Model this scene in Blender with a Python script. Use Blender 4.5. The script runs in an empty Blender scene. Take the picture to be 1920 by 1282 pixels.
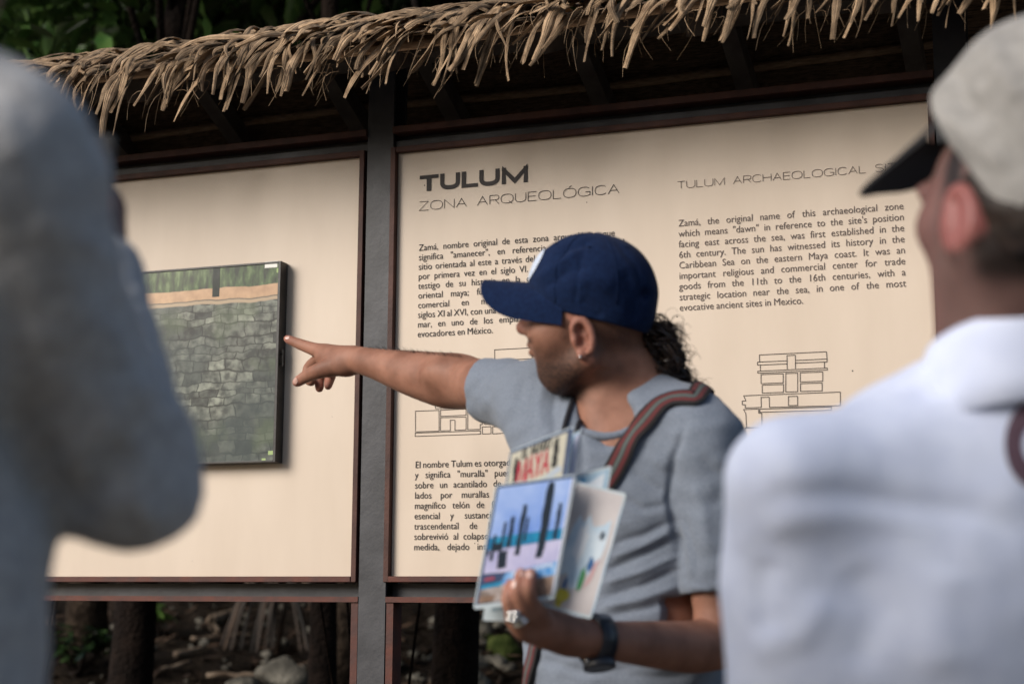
import bpy, bmesh, math, random
import numpy as np
from mathutils import Vector, Matrix, noise
from mathutils.bvhtree import BVHTree
R = math.radians
S = bpy.context.scene
COL = S.collection

# ------------------------------------------------------------------ camera
CAM = np.array([0.0, -3.18, 1.15])
YAW, PIT, ROL, FPX = 0.35696, 0.160388, 0.0054716, 3029.92     # measured from the sign's straight edges
def cam_axes():
    cy, sy = math.cos(YAW), math.sin(YAW)
    F = np.array([-sy*math.cos(PIT), cy*math.cos(PIT), math.sin(PIT)])
    r = np.array([cy, sy, 0.0]); u = np.cross(r, F)
    c, s = math.cos(ROL), math.sin(ROL)
    return c*r+s*u, -s*r+c*u, F
AR, AU, AF = cam_axes()
cd = bpy.data.cameras.new('camera'); cam = bpy.data.objects.new('camera', cd); COL.objects.link(cam)
M = Matrix.Identity(4)
for i in range(3):
    M[i][0], M[i][1], M[i][2], M[i][3] = AR[i], AU[i], -AF[i], CAM[i]
cam.matrix_world = M
cd.sensor_width = 36.0; cd.lens = FPX/1920*36.0
cd.clip_start = 0.02; cd.clip_end = 2000
cd.dof.use_dof = True; cd.dof.focus_distance = 3.38; cd.dof.aperture_fstop = 2.9; cd.dof.aperture_blades = 9
S.camera = cam

# ------------------------------------------------------------------ light
w = bpy.data.worlds.new("World"); S.world = w; w.use_nodes = True
nt = w.node_tree; bg = nt.nodes['Background']
sky = nt.nodes.new('ShaderNodeTexSky'); sky.sky_type = 'NISHITA'; sky.sun_disc = False
SUN_EL, SUN_AZ = R(27), R(217)          # azimuth clockwise from +Y
sky.sun_elevation = SUN_EL; sky.sun_rotation = SUN_AZ
sky.air_density = 1.0; sky.dust_density = 2.0; sky.ozone_density = 1.0
nt.links.new(sky.outputs[0], bg.inputs[0]); bg.inputs[1].default_value = 0.095
sd = bpy.data.lights.new('sun', 'SUN'); sd.energy = 2.7; sd.angle = R(32); sd.color = (1.0, 0.95, 0.89)
sun = bpy.data.objects.new('sun', sd); COL.objects.link(sun)
dsun = Vector((math.sin(SUN_AZ)*math.cos(SUN_EL), math.cos(SUN_AZ)*math.cos(SUN_EL), math.sin(SUN_EL)))
sun.rotation_euler = dsun.to_track_quat('Z', 'Y').to_euler(); sun.location = dsun*30
S.view_settings.view_transform = 'Standard'; S.view_settings.look = 'None'
S.view_settings.exposure = 0.52; S.view_settings.gamma = 1.0
S.cycles.use_denoising = True
S.cycles.max_bounces = 6; S.cycles.diffuse_bounces = 3; S.cycles.transparent_max_bounces = 4

# ------------------------------------------------------------------ helpers
def pw(x, y, d):                       # photo pixel + distance along the axis -> world
    return CAM + d*(AF + AR*((x-960)/FPX) - AU*((y-641)/FPX))
def sp(x, y, Y=0.0):                   # photo pixel on the plane y = Y (sign plane) -> (X, Z)
    d = AF + AR*((x-960)/FPX) - AU*((y-641)/FPX)
    p = CAM + d*((Y-CAM[1])/d[1]); return p[0], p[2]
def proj(P):
    v = np.asarray(P) - CAM; d = v@AF
    return 960 + FPX*(v@AR)/d, 641 - FPX*(v@AU)/d, d
RH = np.array([math.cos(YAW), math.sin(YAW), 0.0]); FH = np.array([-math.sin(YAW), math.cos(YAW), 0.0]); ZU = np.array([0, 0, 1.0])

def mesh_obj(name, verts, faces, material, parent=None, smooth=True, recentre=True):
    me = bpy.data.meshes.new(name)
    verts = np.asarray(verts, dtype=float).reshape(-1, 3)
    off = np.zeros(3)
    if parent is not None:
        off = wloc(parent)
    elif recentre and len(verts):
        lo, hi = verts.min(0), verts.max(0); off = np.array([(lo[0]+hi[0])/2, (lo[1]+hi[1])/2, lo[2]])
    me.from_pydata((verts-off).tolist(), [], [list(map(int, f)) for f in faces])
    me.update()
    if smooth: me.polygons.foreach_set('use_smooth', [True]*len(me.polygons))
    if isinstance(material, (list, tuple)):
        for m in material: me.materials.append(m)
    else: me.materials.append(material)
    o = bpy.data.objects.new(name, me); COL.objects.link(o)
    if parent is not None: o.parent = parent; o['_w'] = list(off)
    else: o.location = off; o['_w'] = list(off)
    return o
def wloc(o):
    return np.array(list(o['_w']))
def empty(name, loc):
    o = bpy.data.objects.new(name, None); COL.objects.link(o); o.location = loc; o['_w'] = [float(v) for v in loc]
    o.empty_display_size = 0.1
    return o
def tag(o, label=None, cat=None, group=None, kind=None):
    if label: o['label'] = label
    if cat: o['category'] = cat
    if group: o['group'] = group
    if kind: o['kind'] = kind
    return o

class MB:                               # mesh builder: many shapes, one mesh
    def __init__(s): s.v = []; s.f = []; s.mi = []
    def add(s, vs, fs, mi=0):
        n = len(s.v); s.v += [tuple(map(float, v)) for v in vs]; s.f += [[i+n for i in f] for f in fs]; s.mi += [mi]*len(fs)
    def box(s, x0, x1, y0, y1, z0, z1, mi=0, b=0.0):
        if b <= 0:
            vs = [(x, y, z) for z in (z0, z1) for y in (y0, y1) for x in (x0, x1)]
            s.add(vs, [(0,2,3,1), (4,5,7,6), (0,1,5,4), (2,6,7,3), (0,4,6,2), (1,3,7,5)], mi); return
        bm = bmesh.new(); bmesh.ops.create_cube(bm, size=1)
        for v in bm.verts: v.co = Vector(((x0+x1)/2+v.co.x*(x1-x0), (y0+y1)/2+v.co.y*(y1-y0), (z0+z1)/2+v.co.z*(z1-z0)))
        bmesh.ops.bevel(bm, geom=bm.edges[:], offset=b, segments=2, affect='EDGES', profile=0.5)
        bm.verts.index_update(); s.add([v.co for v in bm.verts], [[v.index for v in f.verts] for f in bm.faces], mi); bm.free()
    def tube(s, pts, rad, n=6, mi=0, caps=True):
        pts = [np.asarray(p, float) for p in pts]; m = len(pts)
        if not hasattr(rad, '__len__'): rad = [rad]*m
        t0 = pts[1]-pts[0]; a = np.cross(t0, (0.3, 0.2, 1.0))
        if np.linalg.norm(a) < 1e-9: a = np.cross(t0, (1, 0, 0))
        a /= np.linalg.norm(a); vs = []
        for i in range(m):
            t = pts[min(i+1, m-1)]-pts[max(i-1, 0)]; t = t/(np.linalg.norm(t)+1e-12)
            a = a - t*(a@t); a /= (np.linalg.norm(a)+1e-12); b = np.cross(t, a)
            for k in range(n):
                th = 2*math.pi*k/n; vs.append(pts[i]+rad[i]*(math.cos(th)*a+math.sin(th)*b))
        fs = [(i*n+k, i*n+(k+1)%n, (i+1)*n+(k+1)%n, (i+1)*n+k) for i in range(m-1) for k in range(n)]
        if caps: fs += [tuple(range(n))[::-1], tuple(range((m-1)*n, m*n))]
        s.add(vs, fs, mi)
    def grid(s, P, mi=0, closed=False):  # P[i][j] points
        ni, nj = len(P), len(P[0]); vs = [p for row in P for p in row]
        fs = [(i*nj+j, i*nj+(j+1) % nj, (i+1)*nj+(j+1) % nj, (i+1)*nj+j) for i in range(ni-1) for j in range(nj if closed else nj-1)]
        s.add(vs, fs, mi)
    def build(s, name, material, parent=None, smooth=False, recentre=True):
        o = mesh_obj(name, s.v, s.f, material, parent, smooth, recentre)
        if any(s.mi): o.data.polygons.foreach_set('material_index', s.mi)
        return o

# ------------------------------------------------------------------ materials
def mat(name, c1, c2=None, scale=20.0, rough=0.7, bump=0.0, bscale=None, spec=0.3, detail=6, ramp=(0.35, 0.65), stretch=None, sheen=0, sss=0, metal=0, coat=0, attr=None, attr_col=None, dist=0.002, extra=None):
    m = bpy.data.materials.new(name); m.use_nodes = True; t = m.node_tree; N = t.nodes; L = t.links
    b = N['Principled BSDF']; b.inputs['Roughness'].default_value = rough
    b.inputs['Specular IOR Level'].default_value = spec; b.inputs['Metallic'].default_value = metal
    if sheen: b.inputs['Sheen Weight'].default_value = sheen; b.inputs['Sheen Roughness'].default_value = 0.5
    if coat: b.inputs['Coat Weight'].default_value = coat; b.inputs['Coat Roughness'].default_value = 0.06
    if sss:
        b.inputs['Subsurface Weight'].default_value = sss; b.inputs['Subsurface Radius'].default_value = (1.0, 0.4, 0.25); b.inputs['Subsurface Scale'].default_value = 0.006
    tc = N.new('ShaderNodeTexCoord'); src = tc.outputs['Object']
    if stretch:
        mp = N.new('ShaderNodeMapping'); mp.inputs['Scale'].default_value = stretch; L.new(src, mp.inputs[0]); src = mp.outputs[0]
    out = None
    if c2 is not None:
        n = N.new('ShaderNodeTexNoise'); n.inputs['Scale'].default_value = scale; n.inputs['Detail'].default_value = detail; L.new(src, n.inputs[0])
        r = N.new('ShaderNodeValToRGB'); r.color_ramp.elements[0].position = ramp[0]; r.color_ramp.elements[1].position = ramp[1]
        r.color_ramp.elements[0].color = (*c1, 1); r.color_ramp.elements[1].color = (*c2, 1)
        L.new(n.outputs[0], r.inputs[0]); out = r.outputs[0]
    else:
        rg = N.new('ShaderNodeRGB'); rg.outputs[0].default_value = (*c1, 1); out = rg.outputs[0]
    if attr:
        for an, ac in zip(attr, attr_col):
            a = N.new('ShaderNodeAttribute'); a.attribute_name = an
            mx = N.new('ShaderNodeMixRGB'); L.new(a.outputs['Fac'], mx.inputs[0]); L.new(out, mx.inputs[1]); mx.inputs[2].default_value = (*ac, 1); out = mx.outputs[0]
    L.new(out, b.inputs['Base Color'])
    if bump:
        n2 = N.new('ShaderNodeTexNoise'); n2.inputs['Scale'].default_value = bscale or scale*4; n2.inputs['Detail'].default_value = 5; L.new(src, n2.inputs[0])
        bp = N.new('ShaderNodeBump'); bp.inputs['Strength'].default_value = bump; bp.inputs['Distance'].default_value = dist
        L.new(n2.outputs[0], bp.inputs['Height']); L.new(bp.outputs[0], b.inputs['Normal'])
    if extra: extra(m, b, N, L, tc)
    return m

M_board = mat('sign_board', (0.545, 0.452, 0.363), (0.59, 0.495, 0.403), 4, 0.45, 0.05, 300, 0.35, stretch=(2.2, 1, 0.6), detail=8)
M_ink = mat('dark_lettering', (0.025, 0.020, 0.020), None, rough=0.6)
M_ink2 = mat('grey_lettering', (0.11, 0.085, 0.075), None, rough=0.6)
M_steel = mat('dark_steel', (0.022, 0.023, 0.028), (0.045, 0.046, 0.053), 14, 0.5, 0.25, 90, 0.4)
M_rust = mat('oxide_red_angle', (0.10, 0.030, 0.020), (0.060, 0.026, 0.022), 25, 0.6, 0.3, 120, 0.3)
M_rustd = mat('dark_brown_angle', (0.045, 0.018, 0.014), (0.075, 0.030, 0.022), 22, 0.6, 0.3, 120, 0.3)
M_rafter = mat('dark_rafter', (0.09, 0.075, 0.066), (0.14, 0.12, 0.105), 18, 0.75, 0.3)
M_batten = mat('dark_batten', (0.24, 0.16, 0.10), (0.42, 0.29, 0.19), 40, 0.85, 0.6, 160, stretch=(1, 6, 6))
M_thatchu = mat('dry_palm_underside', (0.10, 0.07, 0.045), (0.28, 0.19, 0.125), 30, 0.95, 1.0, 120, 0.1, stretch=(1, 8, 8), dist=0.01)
def leafy(m, b, N, L, tc):
    g = N.new('ShaderNodeNewGeometry'); hs = N.new('ShaderNodeHueSaturation')
    l = b.inputs['Base Color'].links[0].from_socket
    mr = N.new('ShaderNodeMapRange'); mr.inputs[3].default_value = 0.55; mr.inputs[4].default_value = 1.35
    L.new(g.outputs['Random Per Island'], mr.inputs[0]); L.new(mr.outputs[0], hs.inputs['Value']); L.new(l, hs.inputs['Color']); L.new(hs.outputs[0], b.inputs['Base Color'])
def fibrous(m, b, N, L, tc):
    leafy(m, b, N, L, tc); a = N.new('ShaderNodeAttribute'); a.attribute_name = 'fibre'; n = N.new('ShaderNodeTexNoise'); n.noise_dimensions = '1D'; n.inputs['Scale'].default_value = 3.2; n.inputs['Detail'].default_value = 3; L.new(a.outputs['Fac'], n.inputs['W'])
    r = N.new('ShaderNodeValToRGB'); r.color_ramp.elements[0].position = .35; r.color_ramp.elements[1].position = .6; r.color_ramp.elements[0].color = (.42, .40, .38, 1); r.color_ramp.elements[1].color = (1.1, 1.05, 1, 1); L.new(n.outputs[0], r.inputs[0])
    mx = N.new('ShaderNodeMixRGB'); mx.blend_type = 'MULTIPLY'; mx.inputs[0].default_value = .85; l = b.inputs['Base Color'].links[0].from_socket; L.new(l, mx.inputs[1]); L.new(r.outputs[0], mx.inputs[2]); L.new(mx.outputs[0], b.inputs['Base Color'])
    bp = N.new('ShaderNodeBump'); bp.inputs['Strength'].default_value = 1; bp.inputs['Distance'].default_value = .004; L.new(n.outputs[0], bp.inputs['Height']); o_ = b.inputs['Normal'].links[0].from_node; L.new(o_.outputs[0], bp.inputs['Normal']); L.new(bp.outputs[0], b.inputs['Normal'])
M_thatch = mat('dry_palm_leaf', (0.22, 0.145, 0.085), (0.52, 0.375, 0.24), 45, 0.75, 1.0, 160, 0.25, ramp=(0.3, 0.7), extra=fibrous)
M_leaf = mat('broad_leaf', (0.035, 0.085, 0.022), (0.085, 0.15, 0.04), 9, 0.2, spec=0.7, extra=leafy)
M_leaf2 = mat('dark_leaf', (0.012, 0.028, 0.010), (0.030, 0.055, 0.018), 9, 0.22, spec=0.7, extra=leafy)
M_bark = mat('bark', (0.008, 0.0055, 0.004), (0.05, 0.036, 0.026), 12, 0.95, 1.0, 50, 0.1, dist=0.02)
M_barkd = mat('dark_bark', (0.005, 0.0035, 0.003), (0.014, 0.009, 0.007), 12, 0.95, 1.0, 50, 0.1, dist=0.02)
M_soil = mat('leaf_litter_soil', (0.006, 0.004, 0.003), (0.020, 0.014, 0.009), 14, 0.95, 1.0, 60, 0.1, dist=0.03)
M_gravel = mat('pale_gravel', (0.15, 0.13, 0.105), (0.25, 0.22, 0.18), 60, 0.95, 0.8, 150, 0.1, dist=0.01)
M_rock = mat('limestone_rock', (0.045, 0.042, 0.035), (0.15, 0.14, 0.117), 9, 0.9, 0.8, 40, 0.2, dist=0.02)
M_moss = mat('mossy_rock', (0.018, 0.028, 0.006), (0.055, 0.07, 0.02), 12, 0.95, 1.0, 60, 0.1, dist=0.02)
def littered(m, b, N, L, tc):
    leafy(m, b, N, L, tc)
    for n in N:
        if n.type == 'MAP_RANGE': n.inputs[3].default_value = 0.1; n.inputs[4].default_value = 1.8  # wide random leaf tones; the palest leaves stand in for flecks of sun
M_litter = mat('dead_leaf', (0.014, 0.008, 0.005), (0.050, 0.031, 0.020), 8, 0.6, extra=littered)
M_log = mat('dead_wood', (0.09, 0.062, 0.042), (0.22, 0.17, 0.125), 20, 0.9, 0.8, 60, stretch=(1, 1, 1))

# ------------------------------------------------------------------ ground
def terrain_z(x, y):
    if y < 0.25: return 0.0
    t = min((y-0.25)/4.2, 1.0); z = 1.0*(t*t*(3-2*t))*0.9 + 0.10*min(max(y-0.25, 0), 1)
    z += max(0, y-4.2)*0.16
    z += 0.10*noise.noise(Vector((x*0.7, y*0.7, 0)))*min(1, (y-0.25)/1.0)
    return z
def sheet(name, xs, ys, zf, m):
    vs = [(x, y, zf(x, y)) for y in ys for x in xs]; n = len(xs)
    fs = [(j*n+i, j*n+i+1, (j+1)*n+i+1, (j+1)*n+i) for j in range(len(ys)-1) for i in range(n-1)]
    o = mesh_obj(name, vs, fs, m); tag(o, kind='structure'); return o
xs = sorted(set([-300, -120, -60, -30, -18] + list(np.arange(-12, 8.01, 0.25)) + [12, 20, 40, 100, 300]))
ys = sorted(set([-300, -100, -40, -15, -6, -3, -1] + list(np.arange(0, 12.01, 0.2)) + [14, 18, 25, 40, 80]))
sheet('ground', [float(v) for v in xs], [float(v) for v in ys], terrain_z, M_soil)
sheet('path', [-9, -6, -3, 0, 3, 6], [-14.0, -8, -4, -2, -1, 0.15], lambda x, y: 0.004, M_gravel)

# ------------------------------------------------------------------ shelter
PX = (-2.79, -1.4975, -0.262)           # posts' centre lines (X)
shel = empty('information_shelter', (-1.5, 0.05, 0.0))
tag(shel, 'open shelter of dark steel posts under a dry palm thatch roof, holding two cream boards', 'shelter')
for x in PX:                             # H section: two flanges and a web, seen flat on
    b = MB(); b.box(x-0.0315, x+0.0315, -0.012, -0.004, 0, 2.36); b.box(x-0.0315, x+0.0315, 0.052, 0.060, 0, 2.36); b.box(x-0.004, x+0.004, -0.004, 0.052, 0, 2.36)
    b.build('post', M_steel, shel)
bays = [(PX[0]+0.0325, PX[1]-0.0325), (PX[1]+0.0325, PX[2]-0.0325)]
for x0, x1 in bays:
    for nm, z0, z1 in (('top_rail', 2.148, 2.196), ('bottom_rail', 1.150, 1.195)):   # channel: web set back between two lips
        b = MB(); b.box(x0, x1, 0.022, 0.030, z0+0.004, z1-0.004)
        b.build(nm, M_steel, shel)
        if nm == 'top_rail':
            b = MB(); b.box(x0, x1, -0.020, 0.036, 2.1805, 2.1950); b.build('rail_lip', M_rustd, shel)
            b = MB(); b.box(x0, x1, -0.002, 0.022, 2.1515, 2.166); b.build('rail_flange', M_steel, shel)
        else:
            b = MB(); b.box(x0, x1, -0.014, 0.036, 1.1515, 1.1630); b.build('rail_lip', M_rust, shel)
    # the empty lower frame of red angle
    b = MB(); b.box(x0+0.001, x0+0.017, -0.010, 0.034, 0.10, 1.1500); b.build('lower_frame', M_rust, shel); b = MB(); b.box(x1-0.017, x1-0.001, -0.010, 0.034, 0.10, 1.1500); b.build('lower_frame', M_rust, shel); b = MB(); b.box(x0+0.018, x1-0.018, -0.010, 0.034, 0.10, 0.116)
    b.build('lower_frame', M_rust, shel)
# roof: gable, ridge above the boards
EY, EZ, RY, RZ = -0.30, 2.287, 0.10, 2.452
RX0, RX1 = -3.15, 0.35
def roofz(y): return EZ + (y-EY)*(RZ-EZ)/(RY-EY) if y <= RY else RZ - (y-RY)*0.45
SL = (RZ-EZ)/(RY-EY)
def slant(b, x0, x1, ya, yb, zo0, zo1, mi=0):
    vs = [(x, y, roofz(y)+z) for z in (zo0, zo1) for y in (ya, yb) for x in (x0, x1)]
    b.add(vs, [(0,2,3,1), (4,5,7,6), (0,1,5,4), (2,6,7,3), (0,4,6,2), (1,3,7,5)], mi)
for i, x in enumerate([-3.05, -2.72, -2.38, -2.04, -1.70, -1.445, -1.075, -0.735, -0.36, -0.02, 0.28]):
    b = MB(); slant(b, x-0.020, x+0.020, EY+0.13, RY, -0.075, -0.022); slant(b, x-0.0199, x+0.0199, RY, 0.72, -0.075, -0.022)
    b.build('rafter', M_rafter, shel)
for y in (-0.25, -0.165, -0.08, 0.0, 0.3, 0.5):
    b = MB(); P = []
    rr = random.Random(int(y*100))
    for j in range(60):
        x = RX0+(RX1-RX0)*j/59; P.append((x, y, roofz(y)-0.012+0.006*math.sin(x*4.2+y*9)+0.002*rr.random()))
    b.tube(P, 0.010, 6); b.build('batten', M_batten, shel, smooth=True)
b = MB(); b.box(RX0, RX1, -0.0115, 0.0585, 2.361, 2.395); b.build('ridge_beam', M_rafter, shel)
# thatch: an underlayer and many folded palm strips
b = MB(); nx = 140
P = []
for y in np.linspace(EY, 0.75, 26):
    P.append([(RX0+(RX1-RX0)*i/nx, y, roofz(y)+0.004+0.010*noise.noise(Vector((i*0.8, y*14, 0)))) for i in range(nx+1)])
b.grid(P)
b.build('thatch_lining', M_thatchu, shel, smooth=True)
rnd = random.Random(7)
FIB = []; FIBO = [0.0]
def strip(b, path, wid, fold, twist):
    P = []; m = len(path); FIBO[0] = (FIBO[0]+17.31) % 900
    for i in range(m):
        t = np.asarray(path[min(i+1, m-1)])-np.asarray(path[max(i-1, 0)]); t = t/np.linalg.norm(t)
        s = np.cross(t, (0, -0.5, 0.85)); s /= (np.linalg.norm(s)+1e-9); n = np.cross(s, t)
        a = twist*i/m; s2 = s*math.cos(a)+n*math.sin(a); n2 = n*math.cos(a)-s*math.sin(a)
        w_ = wid*(1.0 if i < m*0.55 else 1.0-0.52*((i/(m-1)-0.55)/0.45)**1.6)*(1+0.15*math.sin(i*1.7+wid*900))
        row = []
        for k in range(7):
            q = -1+k/3.0; FIB.append(k*0.42+FIBO[0]); row.append(np.asarray(path[i])+s2*(w_*0.5*math.sin(q*1.45)/math.sin(1.45))+n2*(fold*w_*(math.cos(q*1.45)-0.4)))
        P.append(row)
    b.grid(P)
def thatch_strip(b, x, layer, short=False):
    Lr = rnd.uniform(0.08, 0.30)                 # run down the roof before the eave
    hang = rnd.uniform(0.015, 0.06) if short else rnd.uniform(0.055, 0.14)
    if rnd.random() < 0.08: hang *= 1.35
    lift = layer + rnd.uniform(0, 0.014); lean = rnd.uniform(-0.22, 0.04); out = rnd.uniform(0.01, 0.06)
    pts = []; y0 = EY+Lr; crv = rnd.uniform(0.01, 0.06)
    ph, ph2 = rnd.uniform(0, 6), rnd.uniform(0, 6); wob = rnd.uniform(0.001, 0.006)
    for i in range(8):
        t = i/7; y = y0+(EY-y0)*t; pts.append((x+lean*t*Lr+wob*math.sin(t*4+ph), y, roofz(y)+lift+crv*math.sin(t*math.pi)*0.5))
    x1, y1, z1 = pts[-1]; n = 10; sway = rnd.uniform(-0.018, 0.012) + lean*0.12; cl = rnd.uniform(-0.012, 0.012)
    for i in range(1, n+1):
        t = i/n; a = min(1.0, t*1.25)*math.pi/2
        pts.append((x1+lean*0.22*t+sway*t*t+cl*max(0, t-0.6)**2*6+wob*math.sin(t*5+ph2), y1-out*math.sin(a)-0.012*t+wob*math.cos(t*6+ph), z1-hang*(t**1.35)-0.01*t))
    strip(b, pts, rnd.uniform(0.008, 0.021), rnd.uniform(0.04, 0.45), rnd.uniform(-1.3, 1.3))
b = MB()
x = RX0
while x < RX1:                                    # strips hang in loose bunches with dark gaps between
    nb_ = rnd.choice((1, 1, 2, 2, 3, 4))
    for k in range(nb_): thatch_strip(b, x+rnd.uniform(-0.012, 0.012), rnd.choice((0.006, 0.016, 0.026)))
    thatch_strip(b, x+rnd.uniform(-0.02, 0.02), rnd.choice((0.012, 0.030)), True)
    if rnd.random() < 0.6: thatch_strip(b, x+rnd.uniform(-0.02, 0.02), 0.034, True)
    x += rnd.uniform(0.014, 0.042)
for k in range(150):
    x = rnd.uniform(RX0, RX1); y = rnd.uniform(EY-0.02, -0.1); a = rnd.uniform(-0.9, 0.3); ln = rnd.uniform(0.08, 0.25)
    pts = [(x-math.cos(a)*ln*t, y-0.30*ln*t, roofz(y-0.30*ln*t)+0.036+0.020*math.sin(t*3.0)+0.004*math.sin(t*7+k)) for t in np.linspace(0, 1, 9)]
    strip(b, pts, rnd.uniform(0.010, 0.024), rnd.uniform(0.1, 0.5), rnd.uniform(-0.5, 0.5))
nfib = len(b.v)
for k in range(500):                               # frayed fibres
    x = rnd.uniform(RX0, RX1); y = rnd.uniform(EY-0.05, EY+0.12); z = roofz(max(y, EY))+rnd.uniform(-0.06, 0.03); ln = rnd.uniform(0.03, 0.10); a = rnd.uniform(-0.8, 0.4); c_ = rnd.uniform(-0.03, 0.03)
    b.tube([(x+a*ln*t*0.6+c_*math.sin(t*3), y-0.25*ln*t-0.006, z-ln*t**1.4+0.01*math.sin(t*3)) for t in np.linspace(0, 1, 6)], [0.0009, 0.0008, 0.0008, 0.0007, 0.0005, 0.0003], 3, caps=False)
fo = b.build('thatch_fringe', M_thatch, shel, smooth=True)
FIB = (FIB+[0.0]*len(b.v))[:len(b.v)]; fa = fo.data.attributes.new('fibre', 'FLOAT', 'POINT'); fa.data.foreach_set('value', FIB); FIB = []
b = MB()                                          # rear slope, plain layers
for k in range(700):
    x = rnd.uniform(RX0, RX1); y = rnd.uniform(0.05, 0.6); ln = rnd.uniform(0.2, 0.5)
    pts = [(x+0.05*t*math.sin(k), y+ln*t, roofz(y+ln*t)+0.02+0.02*math.sin(t*3)+0.0*t) for t in np.linspace(0, 1, 6)]
    strip(b, pts, rnd.uniform(0.012, 0.022), 0.3, 0.4)
b.build('thatch_rear', M_thatch, shel, smooth=True)

# ------------------------------------------------------------------ the two boards
def board(name, x0, x1, z0, z1, label):
    o = empty(name, ((x0+x1)/2, 0, z0)); tag(o, label, 'sign board')
    b = MB(); b.box(x0, x1, 0.0, 0.012, z0, z1); q = random.Random(int(-x0*1000))     # the board with its few specks of dirt
    for k in range(14):
        x, z = q.uniform(x0+.03, x1-.03), q.uniform(z0+.03, z1-.03); r_ = q.uniform(0.0006, 0.0017)
        b.add([(x+r_*math.cos(a), -0.0006, z+r_*math.sin(a)) for a in np.linspace(0, 5.2, 6)], [(0,1,2,3,4,5)], 1)
    b.build('panel', [M_board, M_ink], o)
    f = 0.0125
    b = MB(); b.box(x0-f, x0-0.0005, -0.016, 0.02, z0-f, z1+f, b=0.001); b.build('side_frame', M_rustd, o); b = MB(); b.box(x1+0.0005, x1+f, -0.016, 0.02, z0-f, z1+f, b=0.001)
    b.build('side_frame', M_rustd, o)
    b = MB(); b.box(x0-0.0003, x1+0.0003, -0.0145, 0.02, z1+0.0005, z1+f, b=0.001); b.build('top_frame', M_rustd, o)
    b = MB(); b.box(x0-0.0003, x1+0.0003, -0.018, 0.02, z0-f, z0-0.0005, b=0.001); b.build('sill_frame', M_rust, o)
    return o
bL = board('blank_board', -2.742, -1.5475, 1.2065, 2.137, 'cream board without writing, left of the steel post, carrying a framed wall photograph')
bR = board('lettered_board', -1.458, -0.3085, 1.2065, 2.137, 'cream board with a large TULUM heading, text and line drawings, right of the steel post')

# strokes (mitred strips) on the board's face
def stroke(b, pts, wd, Y=-0.0012, closed=False):
    P = [np.array(p, float) for p in pts]
    if closed and np.linalg.norm(P[0]-P[-1]) < 1e-9: P = P[:-1]
    n = len(P); Lf, Rt = [], []
    for i in range(n):
        if closed: a, c = P[i-1], P[(i+1) % n]
        else: a, c = P[max(i-1, 0)], P[min(i+1, n-1)]
        d0 = P[i]-a; d1 = c-P[i]
        if np.linalg.norm(d0) < 1e-9: d0 = d1
        if np.linalg.norm(d1) < 1e-9: d1 = d0
        d0 = d0/np.linalg.norm(d0); d1 = d1/np.linalg.norm(d1)
        n0 = np.array([-d0[1], d0[0]]); n1 = np.array([-d1[1], d1[0]]); m_ = n0+n1
        q = np.linalg.norm(m_)
        if q < 0.35: m_ = n0; sc = 1
        else: m_ = m_/q; sc = min(1/max(m_@n0, 0.3), 2.2)
        Lf.append(P[i]+m_*wd*0.5*sc); Rt.append(P[i]-m_*wd*0.5*sc)
    vs = [(p[0], Y, p[1]) for p in Lf]+[(p[0], Y, p[1]) for p in Rt]
    b.add(vs, [(i, n+i, n+(i+1) % n, (i+1) % n) for i in range(n if closed else n-1)])
def arc(cx, cy, rx, ry, a0, a1, n=18, p=2.5):
    out = []
    for i in range(n+1):
        a = R(a0+(a1-a0)*i/n); c, s = math.cos(a), math.sin(a)
        out.append((cx+rx*math.copysign(abs(c)**(2/p), c), cy+ry*math.copysign(abs(s)**(2/p), s)))
    return out
GL = {  # wide thin capitals: (advance width, strokes)
 'A': (1.2, [[(0,0),(.6,1),(1.2,0)], [(.24,.36),(.96,.36)]]), 'C': (1.2, [arc(.65,.5,.65,.5,38,322)]),
 'E': (.95, [[(.95,1),(0,1),(0,0),(.95,0)], [(0,.52),(.88,.52)]]), 'G': (1.3, [arc(.66,.5,.66,.5,38,300)+[(1.3,.12),(1.3,.46),(.8,.46)]]),
 'H': (1.15, [[(0,0),(0,1)], [(1.15,0),(1.15,1)], [(0,.52),(1.15,.52)]]), 'I': (.05, [[(.02,0),(.02,1)]]), 'L': (.9, [[(0,1),(0,0),(.9,0)]]),
 'M': (1.4, [[(0,0),(0,1),(.7,.05),(1.4,1),(1.4,0)]]), 'N': (1.15, [[(0,0),(0,1),(1.15,0),(1.15,1)]]), 'O': (1.4, [arc(.7,.5,.7,.5,0,360,36)]),
 'Q': (1.4, [arc(.7,.5,.7,.5,0,360,36), [(.9,.22),(1.3,-.10)]]), 'R': (1.05, [[(0,0),(0,1)], [(0,1)]+arc(.7,.74,.35,.26,90,-90,10)+[(0,.48)], [(.62,.48),(1.05,0)]]),
 'S': (1.1, [arc(.55,.75,.5,.25,25,270,14,2.2)+arc(.55,.25,.53,.25,90,-155,14,2.2)]), 'T': (1.1, [[(0,1),(1.1,1)], [(.55,1),(.55,0)]]),
 'U': (1.2, [[(0,1),(0,.4)]+arc(.6,.4,.6,.4,180,360,16)+[(1.2,.4),(1.2,1)]]), 'Z': (1.1, [[(.02,1),(1.08,1),(0,0),(1.12,0)]]), ' ': (.75, [])}
GL['Ó'] = (1.4, GL['O'][1]+[[(.62,1.12),(.9,1.3)]])
def caps(b, s, x0, x1, zl, zr, h, wd, gap=0.26):
    adv = [GL[c][0] for c in s]; tot = sum(adv)+gap*(len(s)-1); k = (x1-x0)/(tot*h); x = x0
    for c, a in zip(s, adv):
        z = zl+(zr-zl)*(x-x0)/(x1-x0)
        for st in GL[c][1]:
            pp = [(x+q[0]*h*k, z+q[1]*h) for q in st]
            cl = np.hypot(pp[0][0]-pp[-1][0], pp[0][1]-pp[-1][1]) < 1e-6
            stroke(b, pp, wd, closed=cl)
        x += (a+gap)*h*k
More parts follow.
